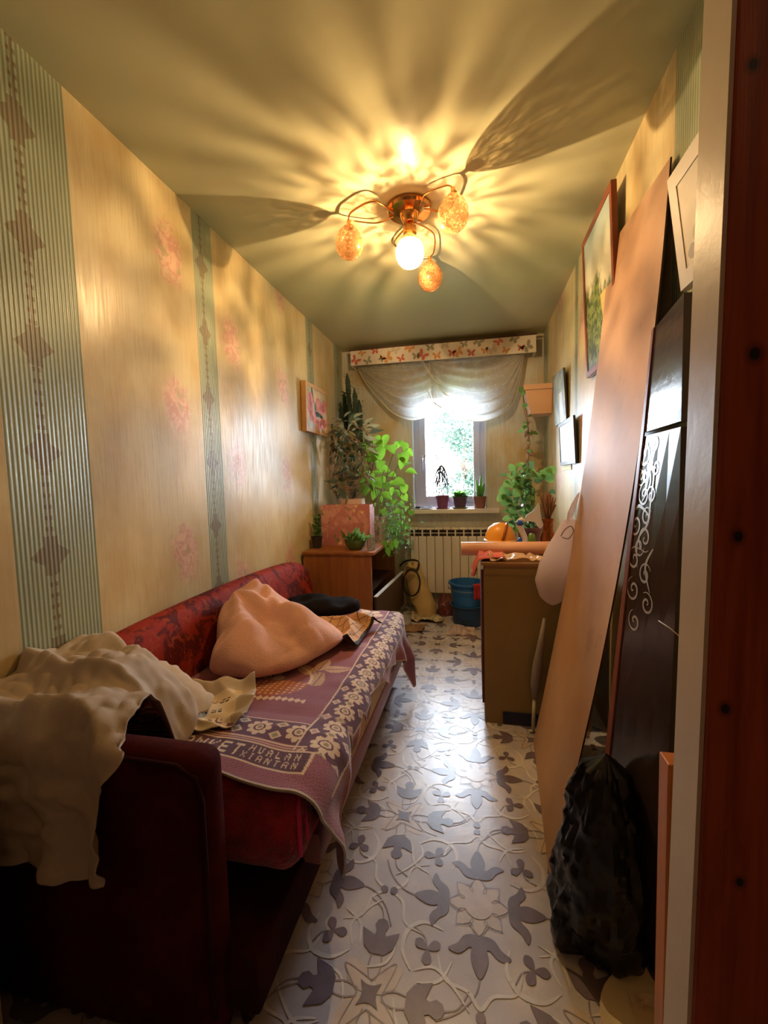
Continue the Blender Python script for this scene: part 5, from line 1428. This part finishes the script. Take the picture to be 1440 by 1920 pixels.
# hanging white carrier bag
WBAG, nt, bs = newmat('white_polythene')
bs.inputs['Base Color'].default_value = c(240, 226, 222); bs.inputs['Roughness'].default_value = .32
tc = nt.nodes.new('ShaderNodeTexCoord'); bumpify(nt, bs, noise(nt, tc.outputs['Object'], 22.0, 4, .6, (1, 1, .5)), .4, .01)
tl = nt.nodes.new('ShaderNodeBsdfTranslucent'); tl.inputs[0].default_value = c(248, 236, 234); mx = nt.nodes.new('ShaderNodeMixShader'); mx.inputs[0].default_value = .75
nt.links.new(bs.outputs[0], mx.inputs[1]); nt.links.new(tl.outputs[0], mx.inputs[2]); nt.links.new(mx.outputs[0], nt.nodes['Material Output'].inputs[0])
wb = thing('carrier_bag', 'full white carrier bag hanging by the leaning hardboard over the cabinet end', 'bag', (1.63, 2.03, .64))
n, m = 40, 34; P = np.zeros((n, m, 3))
for i in range(n):
    t = i / (n - 1); z = .628 + .40 * t
    cx_ = np.interp(t, [0, .3, .6, .85, 1.0], [1.610, 1.615, 1.645, 1.668, 1.682]); rx_ = np.interp(t, [0, .03, .1, .3, .5, .7, .85, 1.0], [.001, .030, .060, .088, .088, .066, .045, .028])
    ry_ = rx_ * .42
    for j in range(m):
        an = 2 * PI * j / (m - 1); k_ = 1 + .06 * math.sin(an * 5 + t * 4) * min(1, t * 4) + .05 * float(vnoise(an * 2, t * 6, 0, 3))
        P[i, j] = (cx_ + math.cos(an) * rx_ * k_, 2.062 - .0 * t + math.sin(an) * ry_ * k_, z)
P[:, -1] = P[:, 0]
MB().grid(P).build('bag', WBAG, wb, True)
b = MB(); b.grid([[(1.668, 2.055, 1.02), (1.690, 2.055, 1.02)], [(1.672, 2.052, 1.06), (1.700, 2.054, 1.06)], [(1.688, 2.050, 1.10), (1.714, 2.056, 1.11)], [(1.710, 2.050, 1.14), (1.724, 2.058, 1.15)]])
o = b.build('handle', WBAG, wb, True); solid(o, .002)
MB().tube(catmull([(1.640, 2.034, .955), (1.655, 2.028, .985), (1.682, 2.036, 1.0), (1.694, 2.042, .975), (1.672, 2.03, .945), (1.645, 2.034, .95)], 6), .0025, 5).build('tie', mat('grey_string', c(150, 140, 140), .6), wb, True)

# folded umbrella between cabinet and boards
ub = thing('folded_umbrella', 'folded grey umbrella propped between the cabinet and the leaning hardboard', 'umbrella', (1.525, 2.05, 0))
MB().tube([(1.530, 2.07, .17), (1.535, 2.07, .24), (1.545, 2.07, .34), (1.560, 2.07, .44), (1.575, 2.075, .56)], [.012, .024, .022, .016, .006], 12).build('canopy', mat('grey_umbrella_cloth', c(140, 126, 116), .7), ub, True)
MB().tube([(1.522, 2.066, .012), (1.530, 2.07, .17)], .0085, 10).build('shaft', mat('pale_shaft', c(206, 200, 176), .4), ub, True)
MB().tube([(1.506, 2.055, .016), (1.520, 2.066, .008), (1.532, 2.07, .010)], .006, 8).build('handle', bpy.data.materials['pale_shaft'], ub, True)

# ---- orange planks, hook, black bag, lid behind the jamb
ORG = mat('orange_varnished_wood', c(196, 112, 30), .4, var=(6, .3), stretch=(5, 5, .5))
o = MB().box((1.528, .640, 0), (1.562, .672, .815), .002).build('orange_lath', ORG); tag(o, 'short orange varnished lath with a broken top standing behind the white jamb', 'lath')
o = MB().box((1.552, .622, 0), (1.580, .638, 1.02), .002).build('orange_lath', ORG); tag(o, 'longer thin orange lath with a white hook standing behind the white jamb', 'lath')
hk = thing('white_hook', 'small white plastic hook with wire on the thin orange lath', 'hook', (1.55, .645, .985))
b = MB().box((1.548, .6385, .975), (1.566, .652, .992), .002); b.build('clip', PVC, hk)
MB().tube([(1.550, .652, .990), (1.542, .68, .998), (1.535, .70, 1.002)], .0008, 5).build('wire', WPL, hk, True)
BBAG, nt, bs = newmat('black_polythene')
bs.inputs['Base Color'].default_value = c(16, 16, 17); bs.inputs['Roughness'].default_value = .26; setin(bs, 'Specular IOR Level', .4)
n, m = 64, 72; P = np.zeros((n, m, 3))
for i in range(n):
    t = i / (n - 1); z = .004 + .50 * t
    for j in range(m):
        an = 2 * PI * j / (m - 1); ca, sa = math.cos(an), math.sin(an)
        r0 = np.interp(t, [0, .06, .2, .5, .75, .92, 1.0], [.95, 1.05, 1.0, .88, .72, .45, .02])
        k_ = 1 + .16 * float(vnoise(an * 1.9, t * 4, 0, 3)) + .09 * float(vnoise(an * 4.5, t * 9, 0, 4)) - .10 * abs(float(vnoise(an * 7, t * 14, 0, 8)))
        px_, py_b = 1.570 + .02 * t + ca * .125 * r0 * k_, min(1.283, 1.135 + sa * .112 * r0 * k_ + .015)
        lim = fxy(z, min(1, max(0, (1.275 - py_b) / .235))).x - .008        # pressed flat where it meets the leaning panel
        P[i, j] = (min(px_, lim), py_b, z)
P[:, -1] = P[:, 0]
o = MB().grid(P).build('black_bag', BBAG, None, False); autosmooth(o, 26); tag(o, 'full black polythene bag on the lino at the foot of the leaning hardboard', 'bag')
ld = thing('white_plate', 'round white plate in clear wrap on the lino in front of the black bag', 'plate', (1.655, .95, 0))
CR = mat('cream_lid', c(216, 196, 160), .4)
autosmooth(MB().lathe([(.0, .0), (.125, .0), (.138, .012), (.134, .020), (.12, .014), (.06, .018), (0, .02)], (1.665, .935, .001), 40).build('plate', CR, ld))
b = MB(); gx, gy = np.meshgrid(np.linspace(1.60, 1.73, 14), np.linspace(.90, 1.0, 12), indexing='ij')
b.grid(np.stack([gx, gy, .0245 + .012 * np.abs(vnoise(gx * 25, gy * 25, 0, 2))], -1)); b.build('wrap', FILM, ld)

# ================================================================== FLOOR THINGS BY THE WINDOW
BLUE = mat('blue_plastic', c(36, 92, 152), .4); NAVY = mat('navy_plastic', c(26, 56, 96), .45)
bs1 = thing('navy_basin', 'deep navy basin holding the blue bucket by the radiator', 'basin', (1.185, 3.60, 0))
autosmooth(MB().lathe([(.115, 0), (.135, .165), (.148, .170), (.148, .178), (.132, .178), (.111, .012), (0, .010)], (1.185, 3.60, .001), 32).build('basin', NAVY, bs1))
bk2 = thing('blue_bucket', 'blue plastic bucket nested in the navy basin', 'bucket', (1.185, 3.60, .012))
autosmooth(MB().lathe([(.100, 0), (.142, .335), (.156, .338), (.156, .352), (.140, .352), (.097, .010), (0, .008)], (1.185, 3.60, .013), 36).build('bucket', BLUE, bk2))
MB().lathe([(0, 0), (.014, 0), (.014, .008), (0, .008)], (1.040, 3.565, .318), 12, (-1, -.25, 0)).build('handle_lug', mat('pale_lug', c(196, 170, 140), .5), bk2, True)
MB().tube([(1.185 + math.cos(t) * .158, 3.60 + math.sin(t) * .158, .33 - .02 * abs(math.sin(t))) for t in np.linspace(PI, 2 * PI, 24)], .003, 6).build('handle', mat('wire_handle', c(120, 120, 126), .4, metal=.8), bk2, True)
gx, gy = np.meshgrid(np.linspace(0, 1, 16), np.linspace(-1, 1, 14), indexing='ij'); an = -.95 + gy * .28
R_ = np.where(gx < .4, .135 + gx * .07, .168 + .006 * np.sin(gy * 6)); Zr = np.where(gx < .4, .372, .372 - (gx - .4) * .20) + .004 * vnoise(gx * 7, gy * 4, 0, 2)
o = MB().grid(np.stack([1.185 + np.cos(an) * R_, 3.60 + np.sin(an) * R_, Zr], -1)).build('red_rag', mat('red_rag_cloth', c(150, 30, 36), .85), None, True); solid(o, .003)
tag(o, 'red rag folded over the rim of the blue bucket', 'rag')

TOTE = mat('beige_tote_fabric', c(204, 170, 112), .7, var=(6, .15), bump=(18, .4, .01)); BLKH = mat('black_binding', c(30, 22, 20), .7)
tt = thing('tote_bag', 'slumped beige tote bag with black handles leaning by the radiator', 'bag', (.80, 3.84, 0))
def tp(u, v, d=0.0):   # u across (px at the bag), v down
    return (.614 + (u - 755) * .00468, 3.80 + d, .475 - (v - 1055) * .0047)
rows = [(1058, 757, 786), (1075, 758, 790), (1095, 760, 797), (1115, 764, 806), (1132, 768, 813), (1147, 776, 817)]
n, m = 40, 40; P = np.zeros((n, m, 3))
for i in range(n):
    t = i / (n - 1); v = 1057 + t * 96.5; l = np.interp(v, [r[0] for r in rows], [r[1] for r in rows]); r = np.interp(v, [r[0] for r in rows], [r[2] for r in rows])
    for j in range(m):
        an = 2 * PI * j / (m - 1); cc = (l + r) / 2 + (r - l) / 2 * math.cos(an)
        dp = (.02 + .09 * t) * math.sin(an) + .012 * float(vnoise(cc * .12, v * .10, 0, 5)) * t
        q = tp(cc, v); P[i, j] = (q[0] + .008 * float(vnoise(an * 2, t * 5, 0, 2)), 3.86 - dp * .8 - .05 * t, max(q[2], .004))
P[:, -1] = P[:, 0]
autosmooth(MB().grid(P, True).build('body', TOTE, tt), 70)
b = MB(); b.tube([tp(771.5 + 16 * math.cos(a_), 1091 + 25 * math.sin(a_), -.025 - .035 * (1 if math.sin(a_) > .2 else .4)) for a_ in np.linspace(0, 2 * PI, 30)], .007, 8)
b.build('handle', BLKH, tt, True)
MB().tube(catmull([tp(748, 1061, -.01), tp(756, 1053, 0), tp(770, 1049, .01), tp(782, 1052, .02), tp(784, 1060, .02), tp(781, 1070, .0)], 8), .009, 8).build('handle', BLKH, tt, True)
MB().poly([tp(759, 1060, -.018), tp(781, 1065, -.02), tp(784, 1053, .01), tp(770, 1050, .012)], .006, (0, 1, 0)).build('mouth_band', TOTE, tt)

PAPER = mat('creased_newspaper', c(212, 194, 160), .8, var=(22, .3), var_col=c(140, 122, 96))
crumple('newspaper', 'creased newspaper sheet on the lino below the tote bag', 'newspaper', PAPER, .66, .98, 3.56, 3.76, .001, .05, 12, sc=9)
crumple('brown_paper', 'flattened brown paper on the lino beside the chest foot', 'paper', mat('brown_paper_sheet', c(150, 116, 80), .8, var=(14, .3)), .60, .84, 3.30, 3.50, .001, .03, 22, sc=9)
o = crumple('printed_carrier', 'crushed white carrier bag with black print lying in front of the navy basin', 'bag', WBAG, 1.04, 1.275, 3.27, 3.455, .001, .075, 31, sc=8)
b = MB()
for (x, y, r, e) in ((1.13, 3.385, .022, 7), (1.175, 3.36, .016, 5), (1.19, 3.335, .026, 6)):
    for k in range(e):
        a_ = 2 * PI * k / e; b.tube([(x, y, .088), (x + math.cos(a_) * r, y + math.sin(a_) * r, .086)], [.004, .002], 5)
b.build('print', mat('black_print', c(40, 34, 32), .7), o)
n, m = 26, 30; P = np.zeros((n, m, 3))
for i in range(n):
    for j in range(m):
        a_ = 2 * PI * j / (m - 1); t = i / (n - 1); r_ = math.sin(min(1, t * 1.25) * PI / 2) * .085 * (1 + .2 * float(vnoise(a_ * 2, t * 4, 0, 6)))
        P[i, j] = (.99 + math.cos(a_) * r_, 3.86 + math.sin(a_) * r_ * .8, .004 + .16 * math.cos(min(1, t) * PI / 2) * (1 + .2 * float(vnoise(a_ * 2, t * 6, 0, 7))))
P[:, -1] = P[:, 0]
o = MB().grid(P, True).build('dark_parcel', mat('dark_patterned_plastic', c(74, 56, 50), .35, var=(30, .6), var_col=c(140, 60, 60)), None, False); tag(o, 'small dark patterned parcel between the tote bag and the navy basin', 'parcel')

# ================================================================== CEILING LAMP
GOLD = mat('gold_metal', c(226, 168, 104), .16, metal=1.0)
CRK, nt, bs = newmat('crackled_amber_glass')
tc = nt.nodes.new('ShaderNodeTexCoord')
nrm = nt.nodes.new('ShaderNodeVectorMath'); nrm.operation = 'NORMALIZE'; nt.links.new(tc.outputs['Object'], nrm.inputs[0])
v1 = noise(nt, nrm.outputs[0], 6.5, 4, .68, None, .6); v2 = voronoi(nt, nrm.outputs[0], 26.0, 'DISTANCE_TO_EDGE')
clear = (v1.step(.44, .57) * .60 + .14)
spk = voronoi(nt, nrm.outputs[0], 40.0).step(.5, .05)
bs.inputs['Base Color'].default_value = c(206, 146, 96); bs.inputs['Roughness'].default_value = .25; setin(bs, 'Specular IOR Level', .7)
nt.links.new(mixc(nt, spk, c(176, 116, 70), c(246, 206, 160)), bs.inputs['Base Color'])
tl = nt.nodes.new('ShaderNodeBsdfTranslucent'); tl.inputs[0].default_value = c(246, 196, 140)
m1 = nt.nodes.new('ShaderNodeMixShader'); m1.inputs[0].default_value = .35
nt.links.new(bs.outputs[0], m1.inputs[1]); nt.links.new(tl.outputs[0], m1.inputs[2])
tr = nt.nodes.new('ShaderNodeBsdfTransparent'); tr.inputs[0].default_value = (1, .93, .82, 1)
m2 = nt.nodes.new('ShaderNodeMixShader'); nt.links.new(clear.s, m2.inputs[0]); nt.links.new(m1.outputs[0], m2.inputs[1]); nt.links.new(tr.outputs[0], m2.inputs[2])
nt.links.new(m2.outputs[0], nt.nodes['Material Output'].inputs[0])
LC = Vector((.977, 2.085, H))
lamp = thing('ceiling_lamp', 'gold ceiling lamp with four crackled glass globes, the middle one lit', 'lamp', LC)
autosmooth(MB().lathe([(.104, 0), (.106, -.012), (.098, -.022), (.060, -.026), (.046, -.030), (.040, -.050), (.030, -.066), (.020, -.072), (0, -.072)], LC, 40).build('canopy', GOLD, lamp), 35)
autosmooth(MB().lathe([(.013, -.070), (.013, -.082), (.030, -.086), (.032, -.118), (.024, -.126), (0, -.126)], LC, 24).build('socket_cup', GOLD, lamp), 35)
GP = [(0, .074), (.012, .073), (.026, .062), (.042, .044), (.055, .018), (.059, -.008), (.054, -.036), (.040, -.058), (.022, -.070), (0, -.074)]
def globe(name, ctr):
    # object origin at the globe centre so its crackle radiates from there
    o = MB().lathe([(r, z) for r, z in catmull([(1.12 * r_, 1.05 * z_) for r_, z_ in GP], 3)], ctr, 32).build(name, CRK, lamp, True)
    off = Vector(ctr) - wloc(lamp)
    o.data.transform(Matrix.Translation(-off)); o.location = off; return o
GC = Vector((.977, 2.075, 2.300))
gl_ = globe('lit_globe', GC); gl_['label'] = 'glowing lit middle globe'
BULB, nt, bs = newmat('bulb_glow')
setin(bs, 'Emission Color', (1.0, .66, .30, 1)); setin(bs, 'Emission Strength', 60.0); bs.inputs['Base Color'].default_value = (1, .8, .5, 1)
MB().lathe([(0, -.022), (.012, -.018), (.017, -.004), (.014, .012), (.009, .026), (.009, .040), (0, .040)], GC, 16).build('bulb', BULB, lamp, True)
for (gx_, gy_, gz_, swirl) in ((.693, 2.041, 2.362, 1), (1.187, 1.941, 2.362, 1), (1.036, 2.425, 2.335, 1)):
    g_ = globe('globe', (gx_, gy_, gz_))
    tip = Vector((gx_, gy_, gz_ + .083)); d = Vector((gx_, gy_, 0)) - Vector((LC.x, LC.y, 0)); side = Vector((-d.y, d.x, 0))
    MB().lathe([(0, .104), (.008, .102), (.010, .092), (.008, .084), (.020, .074), (.021, .064), (.0, .064)], (gx_, gy_, gz_), 16).build('globe_cap', GOLD, lamp, True)
    for (sg, lift, ww) in ((1, .02, .0045), (-.45, .028, .0035)):
        s0 = LC + Vector((0, 0, -.03)) + d.normalized() * .075 + side.normalized() * .02 * sg
        m0 = Vector((LC.x, LC.y, 0)) + d * .55 + side * .42 * sg + Vector((0, 0, min(H - .016, max(tip.z + lift, 2.465))))
        m1_ = Vector((LC.x, LC.y, 0)) + d * .92 + side * .20 * sg + Vector((0, 0, min(H - .02, tip.z + lift)))
        MB().tube(catmull([s0, m0, m1_, tip + Vector((0, 0, .018))], 9), ww, 8).build('arm', GOLD, lamp, True)
ld_ = bpy.data.lights.new('lamp_light', 'POINT'); ld_.energy = BULB_ENERGY; ld_.color = BULB_COLOR; ld_.shadow_soft_size = .004
lo = bpy.data.objects.new('lamp_light', ld_); lo.location = GC + Vector((0, 0, -.03)) - wloc(lamp); lo.parent = lamp; COL.objects.link(lo)
